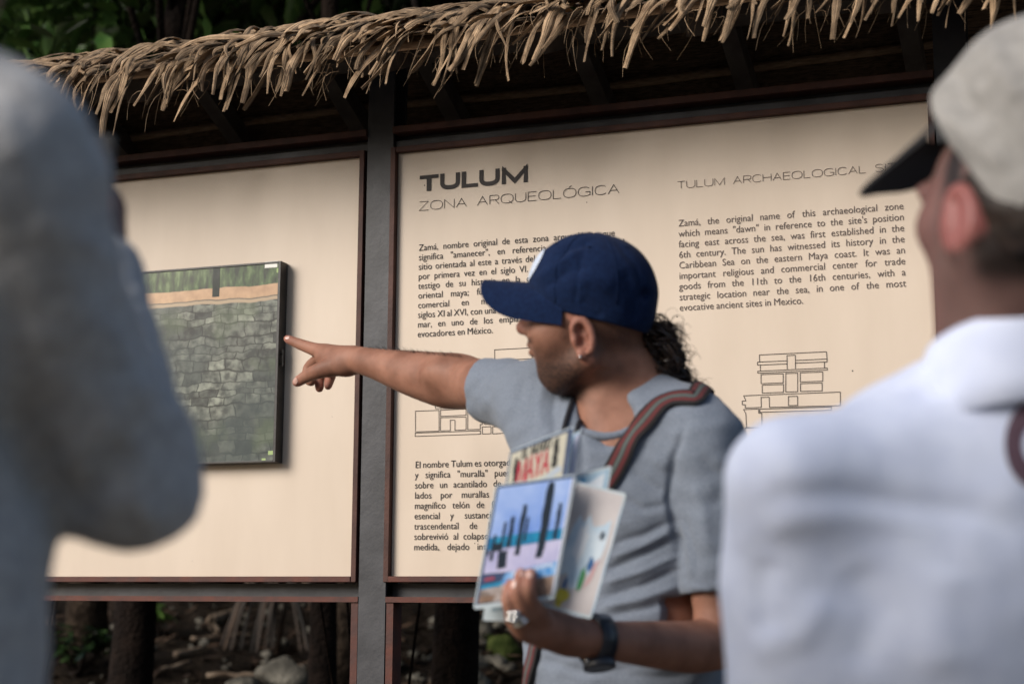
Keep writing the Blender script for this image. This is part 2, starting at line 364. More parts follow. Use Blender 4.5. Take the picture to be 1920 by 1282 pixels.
# TULUM, heavy
b = MB(); xa, za = sp(788, 360); xb, zb = sp(990, 344)
zl = 2.0455; h = 0.0365; Wd = 0.2545/679
def Xz(v): return -1.4055+(v-163)*Wd
def hv(pts, wv=0.0112): stroke(b, [(Xz(a), zl+c*h) for a, c in pts], wv)
hv([(163, .885), (283, .885)], 0.0084); hv([(223, .77), (223, 0)])
for u0, u1 in ((293, 420), (540, 668)):
    c = (u0+u1)/2; r_ = (u1-u0)/2-14
    stroke(b, [(Xz(c-r_), zl+h)]+[(Xz(c)+p[0]*r_*Wd, zl+p[1]*h) for p in arc(0, .45, 1, .33, 180, 360, 16)]+[(Xz(c+r_), zl+h)], 0.0098)
hv([(444, 1), (444, 0)], 0.0105); hv([(458.2, .115), (533, .115)], 0.0084)
hv([(694, 0), (694, .86), (761, .16), (828, .86), (828, 0)], 0.0098)
for v in (694, 828): stroke(b, [(Xz(v), zl+.80*h), (Xz(v), zl+h)], 0.0098, -0.0016)
b.build('heading_lettering', M_ink, bR)
b = MB(); caps(b, 'ZONA ARQUEOLÓGICA', -1.4055, sp(1161, 365)[0], 2.003, 2.004, 0.0195, 0.0013)
b.build('heading_lettering', M_ink, bR)
b = MB(); caps(b, 'TULUM ARCHAEOLOGICAL SITE', -0.8205, sp(1697, 318)[0], 2.0025, 2.002, 0.0150, 0.0011)
b.build('heading_lettering', M_ink2, bR)

# running text: words set one by one so that each line keeps the photo's spacing
def paragraph(name, lines, xL, xR, z0, z1, size, m, xs_=0.93):
    n = len(lines); objs = []
    for i, (txt, mode) in enumerate(lines):
        for j, wd in enumerate(txt.split()):
            c = bpy.data.curves.new('t', 'FONT'); c.body = wd; c.size = size; c.resolution_u = 3; c.offset = 0.0
            o = bpy.data.objects.new('t', c); COL.objects.link(o); objs.append((i, j, o))
    bpy.context.view_layer.update()
    dg = bpy.context.evaluated_depsgraph_get(); b = MB(); per = {}
    for i, j, o in objs:
        me = o.evaluated_get(dg).to_mesh(); vs = [(v.co.x*xs_, v.co.y) for v in me.vertices]; fs = [list(p.vertices) for p in me.polygons]
        per.setdefault(i, []).append((vs, fs)); o.evaluated_get(dg).to_mesh_clear()
    for i, (txt, mode) in enumerate(lines):
        ws = per[i]; width = [max(v[0] for v in w_[0]) for w_ in ws]
        z = z0+(z1-z0)*i/(n-1)
        if mode is None: gap = size*0.26
        elif isinstance(mode, tuple):    # (words that end at this photo x)
            k, xe = mode; gap = (xe-xL-sum(width[:k]))/max(k-1, 1)
        else: gap = (xR-xL-sum(width))/max(len(ws)-1, 1)
        gap = max(gap, size*0.15)
        x = xL
        for (vs, fs), wd in zip(ws, width):
            if x+wd < -0.315: b.add([(x+v[0], -0.0012, z+v[1]) for v in vs], fs)
            x += wd+gap
    for _, _, o in objs:
        c = o.data; bpy.data.objects.remove(o); bpy.data.curves.remove(c)
    return b.build(name, m, bR)
def X_(px_, py_): return sp(px_, py_)[0]
es = [('Zamá, nombre original de esta zona arqueológica que', 1), ('significa "amanecer", en referencia a la posición del', (4, X_(1024, 468))),
 ('sitio orientada al este a través del mar, fue fundada', (7, X_(1003, 490))), ('por primera vez en el siglo VI. El sol ha sido', (7, X_(990, 510))),
 ('testigo de su historia en la costa del Caribe', (3, X_(873, 530))), ('oriental maya; fue un importante centro religioso y', (2, X_(879, 553))),
 ('comercial en medio de las rutas de los', (2, X_(879, 575))), ('siglos XI al XVI, con una ubicación cerca del', (5, X_(904, 587))),
 ('mar, en uno de los emplazamientos más', (5, X_(924, 610))), ('evocadores en México.', None)]
paragraph('text_lettering', es, -1.4055, X_(1153, 440), 1.9125, 1.7205, 0.0205, M_ink)
en = [('Zamá, the original name of this archaeological zone', 1), ('which means "dawn" in reference to the site\'s position', 1), ('facing east across the sea, was first established in the', 1),
 ('6th century. The sun has witnessed its history in the', 1), ('Caribbean Sea on the eastern Maya coast. It was an', 1), ('important religious and commercial center for trade', 1),
 ('goods from the 11th to the 16th centuries, with a', 1), ('strategic location near the sea, in one of the most', 1), ('evocative ancient sites in Mexico.', None)]
paragraph('text_lettering', en, X_(1273, 500), X_(1697, 480), sp(1273, 425)[1], sp(1276, 583)[1], 0.0205, M_ink2)
e2 = [('El nombre Tulum es otorgado', None), ('y significa "muralla" puesto', (3, X_(914, 893))), ('sobre un acantilado de roca', (3, X_(913, 912))), ('lados por murallas de piedra', (3, X_(917, 932))),
 ('magnífico telón de fondo', (2, X_(880, 950))), ('esencial y sustancial', (2, X_(851, 972))), ('trascendental de los mayas', (2, X_(895, 990))), ('sobrevivió al colapso', (2, X_(859, 1010))), ('medida, dejado intacto.', (2, X_(880, 1030)))]
paragraph('text_lettering', e2, -1.4065, -0.958, sp(780, 877)[1], sp(778, 1031)[1], 0.0205, M_ink)

# line drawings of temples (traced on the board's own face)
b = MB(); LW = 0.0011
def dr(pts, z, closed=False):      # z = (x0, y0, scale) of the enlargement they were read in
    stroke(b, [sp(z[0]+p[0]/z[2], z[1]+p[1]/z[2]) for p in pts], LW, closed=closed)
za_ = (740, 640, 6.4)
def rc(x0, y0, x1, y1, z, sl=-0.055): dr([(x0, y0), (x1, y0+sl*(x1-x0)), (x1, y1+sl*(x1-x0)), (x0, y1)], z, True)
rc(1200, 100, 1650, 230, za_); rc(1200, 262, 1650, 330, za_); rc(250, 835, 533, 1083, za_, -.035); rc(551, 823, 857, 898, za_, -.05)
dr([(548,1070),(551,913),(857,905),(857,1058),(724,1064),(724,943),(668,943),(668,1068)], za_, True)
rc(490, 640, 870, 805, za_, -.02); dr([(878,800),(876,1057),(1027,1052),(1027,994),(1052,993),(1052,800)], za_)
rc(1078, 830, 1135, 992, za_, -.03); rc(247, 1097, 1029, 1137, za_, -.035); rc(1052, 1023, 1156, 1108, za_, -.03)
rc(1160, 905, 1700, 990, za_, -.05); rc(1160, 800, 1700, 874, za_, -.03); rc(1176, 1022, 1900, 1106, za_, -.045); rc(870, 640, 1250, 790, za_, -.02)
b.build('line_drawing', M_ink, bR); b = MB()
zb_ = (1340, 620, 4.571)
dr([(383,207),(958,179),(962,240),(963,266),(693,277),(690,208),(620,212),(620,283),(367,294),(367,268),(385,267)], zb_, True)
dr([(385,267),(618,257)], zb_); dr([(692,254),(962,241)], zb_); dr([(390,296),(392,342)], zb_); dr([(940,268),(941,318)], zb_)
rc(369, 346, 966, 363, zb_, -.046); dr([(620,283),(622,330)], zb_); dr([(691,275),(693,327)], zb_)
rc(397, 374, 587, 452, zb_, -.035); rc(407, 465, 590, 533, zb_, -.035); rc(609, 365, 711, 524, zb_, -.03); rc(733, 359, 926, 438, zb_, -.035); rc(735, 452, 921, 519, zb_, -.03)
dr([(248,556),(1077,524),(1077,640),(470,655),(467,567),(397,570),(400,655),(262,660),(262,633),(236,632),(236,601),(268,599)], zb_, True)
dr([(247,674),(375,668),(378,706),(403,705),(405,828),(272,828),(267,708)], zb_, True); rc(386, 670, 1000, 697, zb_, -.03); rc(632, 562, 711, 640, zb_, -.02); rc(263, 832, 900, 960, zb_, -.02)
b.build('line_drawing', M_ink, bR)

# ------------------------------------------------------------------ framed wall photograph
FX1 = sp(531, 490, -0.034)[0]; FX1b, FZ1 = sp(527, 489, -0.034); _, FZ0 = sp(516, 866, -0.034); FX0 = FX1b-0.84
fr = empty('framed_photograph', ((FX0+FX1b)/2, -0.02, FZ0)); tag(fr, 'black framed photograph of an old stone wall, glazed, hanging on the blank cream board', 'framed picture')
M_black = mat('black_frame', (0.012, 0.011, 0.011), (0.03, 0.028, 0.027), 30, 0.4, 0.1, spec=0.4)
b = MB(); t_ = 0.007
b.box(FX1b-t_, FX1b, -0.034, -0.0015, FZ0, FZ1, b=0.001); b.box(FX0, FX0+t_, -0.034, -0.0015, FZ0, FZ1, b=0.001)
b.box(FX0+t_, FX1b-t_, -0.0335, -0.0015, FZ1-t_*0.7, FZ1, b=0.001); b.box(FX0+t_, FX1b-t_, -0.0335, -0.0015, FZ0, FZ0+t_*0.7, b=0.001)
b.build('frame', M_black, fr)
def wallphoto():
    m = bpy.data.materials.new('wall_photograph'); m.use_nodes = True; t = m.node_tree; N = t.nodes; L = t.links; bs = N['Principled BSDF']
    bs.inputs['Roughness'].default_value = 0.35; bs.inputs['Specular IOR Level'].default_value = 0.25; bs.inputs['Coat Weight'].default_value = 0.22; bs.inputs['Coat Roughness'].default_value = 0.03
    tc = N.new('ShaderNodeTexCoord')
    def noise_(sc, det=5, src=None):
        n = N.new('ShaderNodeTexNoise'); n.inputs['Scale'].default_value = sc; n.inputs['Detail'].default_value = det; L.new(src or tc.outputs['Object'], n.inputs[0]); return n
    def ramp(sock, stops):
        r = N.new('ShaderNodeValToRGB'); e = r.color_ramp.elements
        while len(e) < len(stops): e.new(0.5)
        for q, (p, c) in zip(e, stops): q.position = p; q.color = (*c, 1)
        L.new(sock, r.inputs[0]); return r.outputs[0]
    def mix(f, a, c, bt='MIX'):
        x = N.new('ShaderNodeMixRGB'); x.blend_type = bt
        for s_, v in zip(x.inputs, (f, a, c)):
            if hasattr(v, 'node'): L.new(v, s_)
            elif isinstance(v, tuple): s_.default_value = (*v, 1)
            else: s_.default_value = v
        return x.outputs[0]
    wob = noise_(16, 6); va = N.new('ShaderNodeVectorMath'); va.operation = 'MULTIPLY_ADD'; L.new(wob.outputs['Color'], va.inputs[0]); va.inputs[1].default_value = (0.040, 0, 0.034); L.new(tc.outputs['Object'], va.inputs[2])
    sep = N.new('ShaderNodeSeparateXYZ'); L.new(va.outputs[0], sep.inputs[0]); cmb = N.new('ShaderNodeCombineXYZ'); L.new(sep.outputs[0], cmb.inputs[0]); sn = N.new('ShaderNodeMath'); sn.operation = 'SINE'; ml = N.new('ShaderNodeMath'); ml.operation = 'MULTIPLY'; ml.inputs[1].default_value = 70; L.new(sep.outputs[2], ml.inputs[0]); L.new(ml.outputs[0], sn.inputs[0]); m2 = N.new('ShaderNodeMath'); m2.operation = 'MULTIPLY_ADD'; m2.inputs[1].default_value = 0.006; L.new(sn.outputs[0], m2.inputs[0]); L.new(sep.outputs[2], m2.inputs[2]); L.new(m2.outputs[0], cmb.inputs[1])
    br = N.new('ShaderNodeTexBrick'); L.new(cmb.outputs[0], br.inputs[0]); br.inputs['Scale'].default_value = 1.0
    br.inputs['Brick Width'].default_value = 0.044; br.inputs['Row Height'].default_value = 0.0205; br.inputs['Mortar Size'].default_value = 0.0026; br.inputs['Mortar Smooth'].default_value = 1.0
    br.offset = 0.42; br.squash = 1.35; br.squash_frequency = 3
    br.inputs['Color1'].default_value = (0.045, 0.052, 0.05, 1); br.inputs['Color2'].default_value = (0.24, 0.255, 0.22, 1); br.inputs['Mortar'].default_value = (0.015, 0.017, 0.014, 1)
    st = mix(0.92, br.outputs['Color'], ramp(noise_(55, 6).outputs[0], [(0.36, (0.16, 0.17, 0.17)), (0.64, (1.15, 1.15, 1.08))]), 'MULTIPLY')
    st = mix(ramp(noise_(5, 3).outputs[0], [(0.42, (0, 0, 0)), (0.62, (0.8, 0.8, 0.8))]), st, (0.035, 0.05, 0.05))
    st = mix(ramp(noise_(8, 4).outputs[0], [(0.56, (0, 0, 0)), (0.66, (0.55, 0.55, 0.55))]), st, (0.075, 0.10, 0.055))
    ob = N.new('ShaderNodeSeparateXYZ'); L.new(tc.outputs['Object'], ob.inputs[0])
    mpg = N.new('ShaderNodeMapping'); mpg.inputs['Scale'].default_value = (1.0, 1, 0.35); L.new(tc.outputs['Object'], mpg.inputs[0])
    grass = ramp(noise_(75, 6, mpg.outputs[0]).outputs[0], [(0.36, (0.008, 0.016, 0.008)), (0.55, (0.05, 0.09, 0.03)), (0.72, (0.16, 0.22, 0.10))])
    band = ramp(noise_(40, 3).outputs[0], [(0.3, (0.36, 0.22, 0.13)), (0.7, (0.50, 0.32, 0.19))])
    def above(z, soft=0.001):
        r = N.new('ShaderNodeMapRange'); r.inputs[1].default_value = z-soft; r.inputs[2].default_value = z+soft
        wz = N.new('ShaderNodeMath'); wz.operation = 'MULTIPLY_ADD'; L.new(wob.outputs[0], wz.inputs[0]); wz.inputs[1].default_value = 0.012; L.new(ob.outputs[2], wz.inputs[2]); L.new(wz.outputs[0], r.inputs[0]); return r.outputs[0]
    H = FZ1-FZ0
    c = mix(above(H*0.805+.006), st, (0.36, 0.27, 0.18)); c = mix(above(H*0.822+.006), c, (0.10, 0.09, 0.065)); c = mix(above(H*0.828+.006), c, band); c = mix(above(H*0.884+.006), c, grass)
    L.new(c, bs.inputs['Base Color']); return m
M_wall = wallphoto()
b = MB(); b.box(FX0+t_*0.9, FX1b-t_*0.9, -0.0315, -0.020, FZ0+t_*0.6, FZ1-t_*0.6); b.build('print', M_wall, fr)
M_sticker = mat('white_sticker', (0.75, 0.74, 0.70), None, rough=0.5); M_gtape = mat('green_tape', (0.30, 0.40, 0.16), None, rough=0.5)
M_bar = mat('grey_bar', (0.05, 0.055, 0.05), (0.09, 0.095, 0.09), 30)
def fpz(x, y): return sp(x, y, -0.0315)
def patch(nm, x0, y0, x1, y1, m, dy=0.0006):
    a, c = fpz(x0, y0), fpz(x1, y1); b = MB(); b.box(a[0], c[0], -0.0315-dy, -0.0316, c[1], a[1]); b.build(nm, m, fr)
patch('sticker', 497, 491, 520, 501, M_sticker); patch('tape', 519, 503, 523.5, 511, M_gtape); patch('tape', 503, 845, 514, 852, M_gtape); patch('tape', 491, 859, 498, 866, M_gtape)
patch('printed_bar', 400, 500, 411, 556, M_bar, 0.0004); patch('printed_bar', 258, 512, 263, 560, M_bar, 0.0004)
b = MB(); lx, lz = sp(531, 672, -0.02)
for dz in (-0.013, 0.010): b.tube([(FX1b, -0.022, lz+dz), (FX1b+0.008, -0.022, lz+dz)], 0.0016, 6)
b.tube([(FX1b+0.005, -0.022, lz-0.018), (FX1b+0.005, -0.022, lz+0.020)], 0.0020, 6); b.build('latch', M_black, fr)
# ------------------------------------------------------------------ the wood behind the shelter
def rock(name, c, r, m, label, seed, flat=0.65):
    bm = bmesh.new(); bmesh.ops.create_icosphere(bm, subdivisions=3, radius=1.0); vs = []
    sq = random.Random(seed); sx, sy = sq.uniform(0.75, 1.35), sq.uniform(0.75, 1.25)
    for v in bm.verts:
        p = v.co.copy(); q = 1+0.35*noise.noise(p*1.1+Vector((seed*3.1, 0, 0)))+0.12*noise.noise(p*3+Vector((0, seed, 0)))
        for k in range(5):
            nrm = Vector((sq2(seed, k, 0), sq2(seed, k, 1), sq2(seed, k, 2))).normalized(); d = p.dot(nrm)
            if d > 0.62: p -= nrm*(d-0.62)*0.8
        vs.append((c[0]+p.x*q*r*sx, c[1]+p.y*q*r*sy, c[2]+p.z*q*r*flat))
    fs = [[v.index for v in f.verts] for f in bm.faces]; bm.free()
    o = mesh_obj(name, vs, fs, m, smooth=True); 
    return tag(o, label, 'rock')
def sq2(a, b_, c): return math.sin(a*12.9898+b_*78.233+c*37.719)*1.0
def ground_hit(px_, py_):
    d = AF+AR*((px_-960)/FPX)-AU*((py_-641)/FPX); p = CAM+d*3.4
    for i in range(4000):
        p = p+d*0.004
        if p[1] > 0.2 and p[2] < terrain_z(p[0], p[1]): break
    return p
rocks = [(905,1175,30,0,'pale angular limestone rock below the cards, uppermost of the rocks right of the post'), (862,1180,16,0,'small grey stone beside the dark trunk under the lettered board'), (903,1200,20,0,'small pale stone just under the largest angular rock'),
 (948,1215,36,1,'round green mossy rock beside the ring hand'), (920,1200,16,1,'little mossy stone left of the round green rock'), (890,1240,30,0,'rounded grey rock beneath the pale fallen stick'), (930,1238,26,0,'grey rock speckled with moss, right of the stick'),
 (880,1276,48,0,'broad flat pale rock along the lower edge under the lettered board'), (965,1180,14,0,'pale stone half hidden behind the silver ring'), (782,1270,18,0,'pale rock low between the red frame and the dark trunk'), (777,1225,12,0,'narrow stone in the gap beside the dark trunk'),
 (530,1262,55,0,'broad grey rock in the dark under the blank board'), (462,1290,45,0,'low dark rock left of the broad one under the blank board'), (880,1150,22,0,'dull stone under the bottom rail, left of the cards'),
 (930,1160,18,0,'dull stone behind the lower corner of the cards'), (850,1235,12,0,'small pale chip of stone by the trunk foot')]
for i, (x, y, r_, mo, lb) in enumerate(rocks):
    p = ground_hit(x, y+r_*0.55); d = (p-CAM)@AF; rw = r_*d/FPX*1.05
    rock('mossy_rock' if mo else 'rock', (p[0], p[1], p[2]+rw*0.4), rw, M_moss if mo else M_rock, lb, i+1, 0.62 if not mo else 0.85)
# litter: dead leaves, twigs and pebbles over the slope, nobody could count them
b = MB(); rl = random.Random(3)
def leafquad(b, c, ln, wd, d1, up, bend=0.25, mi=0):
    d1 = d1/np.linalg.norm(d1); s = np.cross(d1, up); s = s/(np.linalg.norm(s)+1e-9); n = np.cross(s, d1)
    c = np.asarray(c)
    vs = [c, c+d1*ln*0.35+s*wd*0.5-n*bend*wd*0.0, c+d1*ln*0.35-n*0.12*ln*bend, c+d1*ln*0.35-s*wd*0.5, c+d1*ln*0.75+s*wd*0.34-n*ln*bend*0.25, c+d1*ln*0.75-n*ln*bend*0.32, c+d1*ln*0.75-s*wd*0.34-n*ln*bend*0.25, c+d1*ln-n*ln*bend*0.6]
    b.add(vs, [(0,2,1), (0,3,2), (1,2,5,4), (2,3,6,5), (4,5,7), (5,6,7)], mi)
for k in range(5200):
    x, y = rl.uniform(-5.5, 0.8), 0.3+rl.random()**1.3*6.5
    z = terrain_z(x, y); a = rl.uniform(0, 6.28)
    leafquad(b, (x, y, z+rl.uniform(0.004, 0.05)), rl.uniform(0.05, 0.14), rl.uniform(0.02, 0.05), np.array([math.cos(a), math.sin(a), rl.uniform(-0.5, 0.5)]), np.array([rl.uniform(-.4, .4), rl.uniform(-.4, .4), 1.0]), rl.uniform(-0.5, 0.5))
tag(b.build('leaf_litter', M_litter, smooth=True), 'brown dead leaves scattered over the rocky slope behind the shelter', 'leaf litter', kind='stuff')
b = MB()
for k in range(900):
    x, y = rl.uniform(-5, 0.8), 0.3+rl.random()*5; z = terrain_z(x, y); r_ = rl.uniform(0.01, 0.035)
    bm = bmesh.new(); bmesh.ops.create_icosphere(bm, subdivisions=1, radius=r_)
    b.add([(x+v.co.x*rl.uniform(.7, 1.3), y+v.co.y*rl.uniform(.7, 1.3), z+v.co.z*0.7+r_*0.3) for v in bm.verts], [[v.index for v in f.verts] for f in bm.faces]); bm.free()
tag(b.build('pebbles', M_rock, smooth=True), 'loose pale pebbles strewn on the slope behind the shelter', 'pebbles', kind='stuff')
# fallen wood
def stick(p0, p1, r_, label, name='fallen_branch', m=M_log, seed=0):
    b = MB(); q = random.Random(seed); p0, p1 = np.asarray(p0, float), np.asarray(p1, float); L_ = np.linalg.norm(p1-p0); P = []
    for i in range(12):
        t = i/11; P.append(p0+(p1-p0)*t+np.array([q.uniform(-1, 1), q.uniform(-1, 1), q.uniform(-1, 1)])*L_*0.018)
    b.tube(P, [r_*(1-0.35*i/11)*q.uniform(.88, 1.12) for i in range(12)], 9); return tag(b.build(name, m, smooth=True), label, 'branch')
def gh(x, y, up=0.02): p = ground_hit(x, y); return p+np.array([0, 0, up])
stick(gh(869, 1244), gh(912, 1212, 0.05), 0.006, 'thin pale stick slanting across the rocks below the lettered board', seed=1)
stick(gh(395, 1175, .03), gh(455, 1160, .05), 0.030, 'thick pale log catching the light under the blank board', 'fallen_log', seed=2)
stick(gh(360, 1204), gh(470, 1198), 0.012, 'thin pale branch lying just below the bright log', seed=3)
stick(gh(330, 1235), gh(380, 1222), 0.016, 'short brown branch low in the dark under the blank board', seed=4)
stick(gh(385, 1281, .03), gh(590, 1269, .03), 0.012, 'long straight branch along the bottom under the blank board', seed=5)
stick(gh(400, 1185, .03), gh(408, 1196, .03), 0.020, 'stubby broken log end beside the bright log', 'fallen_log', seed=6)
stick(gh(250, 1281, .02), gh(360, 1250, .03), 0.010, 'crooked twig on the reddish leaves near the fern clump', seed=7)
# trees
def trunk_mesh(b, base, top, r0, r1, seed, n=14):
    q = random.Random(seed); base, top = np.asarray(base, float), np.asarray(top, float); P = []
    wx, wy = q.uniform(-.12, .12), q.uniform(-.12, .12)
    for i in range(n):
        t = i/(n-1); P.append(base+(top-base)*t+np.array([wx*math.sin(t*5+seed), wy*math.sin(t*4+seed*2), 0])*t)
    b.tube(P, [r0+(r1-r0)*(i/(n-1))+(0.35*r0*math.exp(-i*1.3)) for i in range(n)], 12); return P
def tree(name, x, y, h, r0, label, seed, crown_c, crown_r, nleaf, leaf, lm, bm_=M_barkd, clumps=16):
    q = random.Random(seed); z = terrain_z(x, y)-0.1
    o = empty(name, (x, y, z)); tag(o, label, 'tree', 'trees in the wood behind the shelter')
    b = MB(); P = trunk_mesh(b, (x, y, z), (crown_c[0], crown_c[1], z+h), r0, r0*0.4, seed)
    cl = []
    for k in range(clumps):
        while True:
            d = np.array([q.uniform(-1, 1), q.uniform(-1, 1), q.uniform(-1, 1)])
            if np.linalg.norm(d) < 1: break
        c = np.asarray(crown_c)+d*np.asarray(crown_r); cl.append(c)
        s = P[q.randint(6, 13)]; mid = (s+c)/2+np.array([0, 0, 0.15])
        b.tube([s, mid, c], [r0*0.22, r0*0.14, r0*0.05], 6)
    b.build('trunk', bm_, o, smooth=True)
    b = MB()
    for k in range(nleaf):
        c = cl[q.randrange(len(cl))]; rr = 0.30*float(np.mean(crown_r))+0.18
        p = c+np.array([q.gauss(0, 1), q.gauss(0, 1), q.gauss(0, 0.8)])*rr*0.6
        a = q.uniform(0, 6.28)
        leafquad(b, p, leaf*q.uniform(0.7, 1.4), leaf*q.uniform(0.34, 0.55), np.array([math.cos(a), math.sin(a), q.uniform(-1.3, 0.3)]), np.array([q.uniform(-.6, .6), q.uniform(-.6, .6), 1.0]), q.uniform(0, 0.5))
    b.build('crown', lm, o, smooth=True)
    return o
def at(px_, py_, Y): X, Z = sp(px_, py_, Y); return X, Y, Z
def trx(px_, py_, Y): return sp(px_, py_, Y)[0]
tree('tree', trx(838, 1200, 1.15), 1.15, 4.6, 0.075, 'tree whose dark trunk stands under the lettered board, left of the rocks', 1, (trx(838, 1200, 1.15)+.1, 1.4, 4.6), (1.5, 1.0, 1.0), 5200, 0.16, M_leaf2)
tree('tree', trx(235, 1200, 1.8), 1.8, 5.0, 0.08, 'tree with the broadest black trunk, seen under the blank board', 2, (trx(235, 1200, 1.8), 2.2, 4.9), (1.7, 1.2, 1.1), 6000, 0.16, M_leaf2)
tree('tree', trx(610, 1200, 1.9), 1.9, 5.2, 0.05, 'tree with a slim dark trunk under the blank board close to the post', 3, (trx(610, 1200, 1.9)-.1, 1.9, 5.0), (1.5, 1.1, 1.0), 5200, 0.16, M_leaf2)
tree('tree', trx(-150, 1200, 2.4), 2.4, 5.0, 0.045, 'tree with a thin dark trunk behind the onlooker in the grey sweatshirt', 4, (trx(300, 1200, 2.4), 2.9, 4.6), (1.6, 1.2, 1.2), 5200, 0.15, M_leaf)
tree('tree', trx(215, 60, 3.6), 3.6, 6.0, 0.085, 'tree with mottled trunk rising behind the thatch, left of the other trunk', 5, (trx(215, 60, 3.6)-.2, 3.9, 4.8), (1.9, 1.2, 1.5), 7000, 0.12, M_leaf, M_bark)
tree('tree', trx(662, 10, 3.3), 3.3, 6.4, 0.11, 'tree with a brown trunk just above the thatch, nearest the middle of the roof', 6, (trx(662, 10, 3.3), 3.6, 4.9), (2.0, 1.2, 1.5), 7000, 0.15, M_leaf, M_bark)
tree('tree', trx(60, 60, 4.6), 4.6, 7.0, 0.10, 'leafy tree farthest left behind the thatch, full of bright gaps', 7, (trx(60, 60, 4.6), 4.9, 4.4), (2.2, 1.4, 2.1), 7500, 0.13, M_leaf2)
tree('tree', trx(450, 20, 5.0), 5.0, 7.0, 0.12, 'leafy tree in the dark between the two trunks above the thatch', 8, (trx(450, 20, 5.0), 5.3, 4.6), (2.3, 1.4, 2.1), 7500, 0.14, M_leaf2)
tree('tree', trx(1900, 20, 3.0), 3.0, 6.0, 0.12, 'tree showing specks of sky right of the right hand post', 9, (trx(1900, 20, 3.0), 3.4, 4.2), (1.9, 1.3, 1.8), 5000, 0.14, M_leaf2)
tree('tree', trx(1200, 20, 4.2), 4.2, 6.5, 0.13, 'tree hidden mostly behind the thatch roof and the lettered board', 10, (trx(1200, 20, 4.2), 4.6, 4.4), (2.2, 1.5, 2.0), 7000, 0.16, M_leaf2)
for k, (x, y, h, cz, cr) in enumerate([(-9.5, -15, 6, 3.6, (2.4, 1.6, 2.2)), (-5.6, -17, 7, 4.0, (2.6, 1.6, 2.4)), (-2.2, -15, 6, 3.4, (2.2, 1.6, 2.0)), (1.6, -17, 7, 4.2, (2.6, 1.6, 2.4)), (5.2, -15, 6, 3.4, (2.4, 1.6, 2.2))]):
    t_ = tree('tree', x, y, h, 0.14, 'tree across the path, seen only as a reflection in the glazed photograph', 20+k, (x, y, cz), cr, 2600, 0.42, M_leaf, M_bark); t_['group'] = 'trees across the path'  # out of view, added behind the camera to darken what the glass mirrors
# a dense far-off wood that closes the view behind the trees
b = MB(); q = random.Random(99)
for k in range(14000):
    x = q.uniform(-10, 5); y = q.uniform(6.2, 10); z = terrain_z(x, y)+3.6*q.random()**1.1
    a = q.uniform(0, 6.28)
    leafquad(b, (x, y, z), q.uniform(0.2, 0.42), q.uniform(0.1, 0.2), np.array([math.cos(a), math.sin(a), q.uniform(-1.2, 0.4)]), np.array([q.uniform(-.7, .7), q.uniform(-1, .3), 1.0]), q.uniform(0, .5))
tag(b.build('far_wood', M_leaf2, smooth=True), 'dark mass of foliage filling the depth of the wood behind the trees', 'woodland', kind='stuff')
# a young broad-leaved shrub by the left end of the thatch, and ground plants
def shrub(name, base, h, spread, nl, leaf, label, seed, m=M_leaf, stems=6):
    q = random.Random(seed); o = empty(name, base); tag(o, label, 'shrub'); b = MB(); lb = MB()
    for s in range(stems):
        a = q.uniform(0, 6.28); tip = np.asarray(base)+np.array([math.cos(a)*spread*q.uniform(.3, 1), math.sin(a)*spread*q.uniform(.3, 1), h*q.uniform(.6, 1)])
        P = [np.asarray(base)+(tip-np.asarray(base))*t+np.array([0, 0, 0.12*h*math.sin(t*3)]) for t in np.linspace(0, 1, 8)]; b.tube(P, [0.005*(1-0.6*t) for t in np.linspace(0, 1, 8)], 6)
        for k in range(nl//stems):
            t = q.uniform(0.55, 1); p = np.asarray(base)+(tip-np.asarray(base))*t+np.array([0, 0, 0.12*h*math.sin(t*3)]); a2 = q.uniform(0, 6.28)
            leafquad(lb, p, leaf*q.uniform(.7, 1.3), leaf*q.uniform(.35, .5), np.array([math.cos(a2), math.sin(a2), q.uniform(-.6, .5)]), np.array([q.uniform(-.4, .4), q.uniform(-.4, .4), 1]), q.uniform(0, .5))
    b.build('stem', M_barkd, o, smooth=True); lb.build('foliage', m, o, smooth=True); return o
M_leafb = mat('bright_leaf', (0.05, 0.11, 0.02), (0.12, 0.19, 0.05), 9, 0.35, spec=0.5, extra=leafy)
bx, by = sp(110, 95, 1.2)[0], 1.2
shrub('shrub', (bx, by, terrain_z(bx, by)), 2.75-terrain_z(bx, by), 0.55, 320, 0.15, 'tall shrub with glossy pale leaves just above the left end of the thatch', 5, M_leafb, 9)
bx, by = sp(708, 1200, 0.95)[0], 0.95
shrub('shrub', (bx, by, terrain_z(bx, by)), 2.9-terrain_z(bx, by), 0.5, 170, 0.19, 'tall shrub with large drooping leaves above the middle of the thatch', 6, M_leaf, 7)
p = ground_hit(300, 1200); shrub('ground_plant', tuple(p), 0.20, 0.10, 40, 0.07, 'small green plant with strap leaves at the top of the opening under the blank board', 7, M_leafb, 6)
p = ground_hit(145, 1270); shrub('fern_clump', tuple(p), 0.22, 0.24, 240, 0.075, 'low dull fern clump at the left of the opening under the blank board', 8, M_leaf2, 18)
p = ground_hit(520, 1225); q = random.Random(4)
o = empty('dead_frond', tuple(p)); tag(o, 'drooping dead palm frond with thin hanging blades under the blank board', 'palm frond')
b = MB()
for k in range(26):
    a = q.uniform(-1.2, 1.2); top = p+np.array([q.uniform(-.05, .05), q.uniform(-.03, .03), 0.42])
    pts = [top+np.array([math.sin(a)*0.3*t, -0.05*t, -0.42*t**1.6+0.06*math.sin(3*t)]) for t in np.linspace(0, 1, 8)]
    strip(b, pts, 0.018, 0.3, q.uniform(-.8, .8))
b.build('blades', M_litter, o, smooth=True); b = MB(); b.tube([p, p+np.array([0.02, 0.03, 0.25]), p+np.array([0, 0, 0.44])], [0.014, 0.011, 0.008], 7); b.build('stalk', M_litter, o, smooth=True)
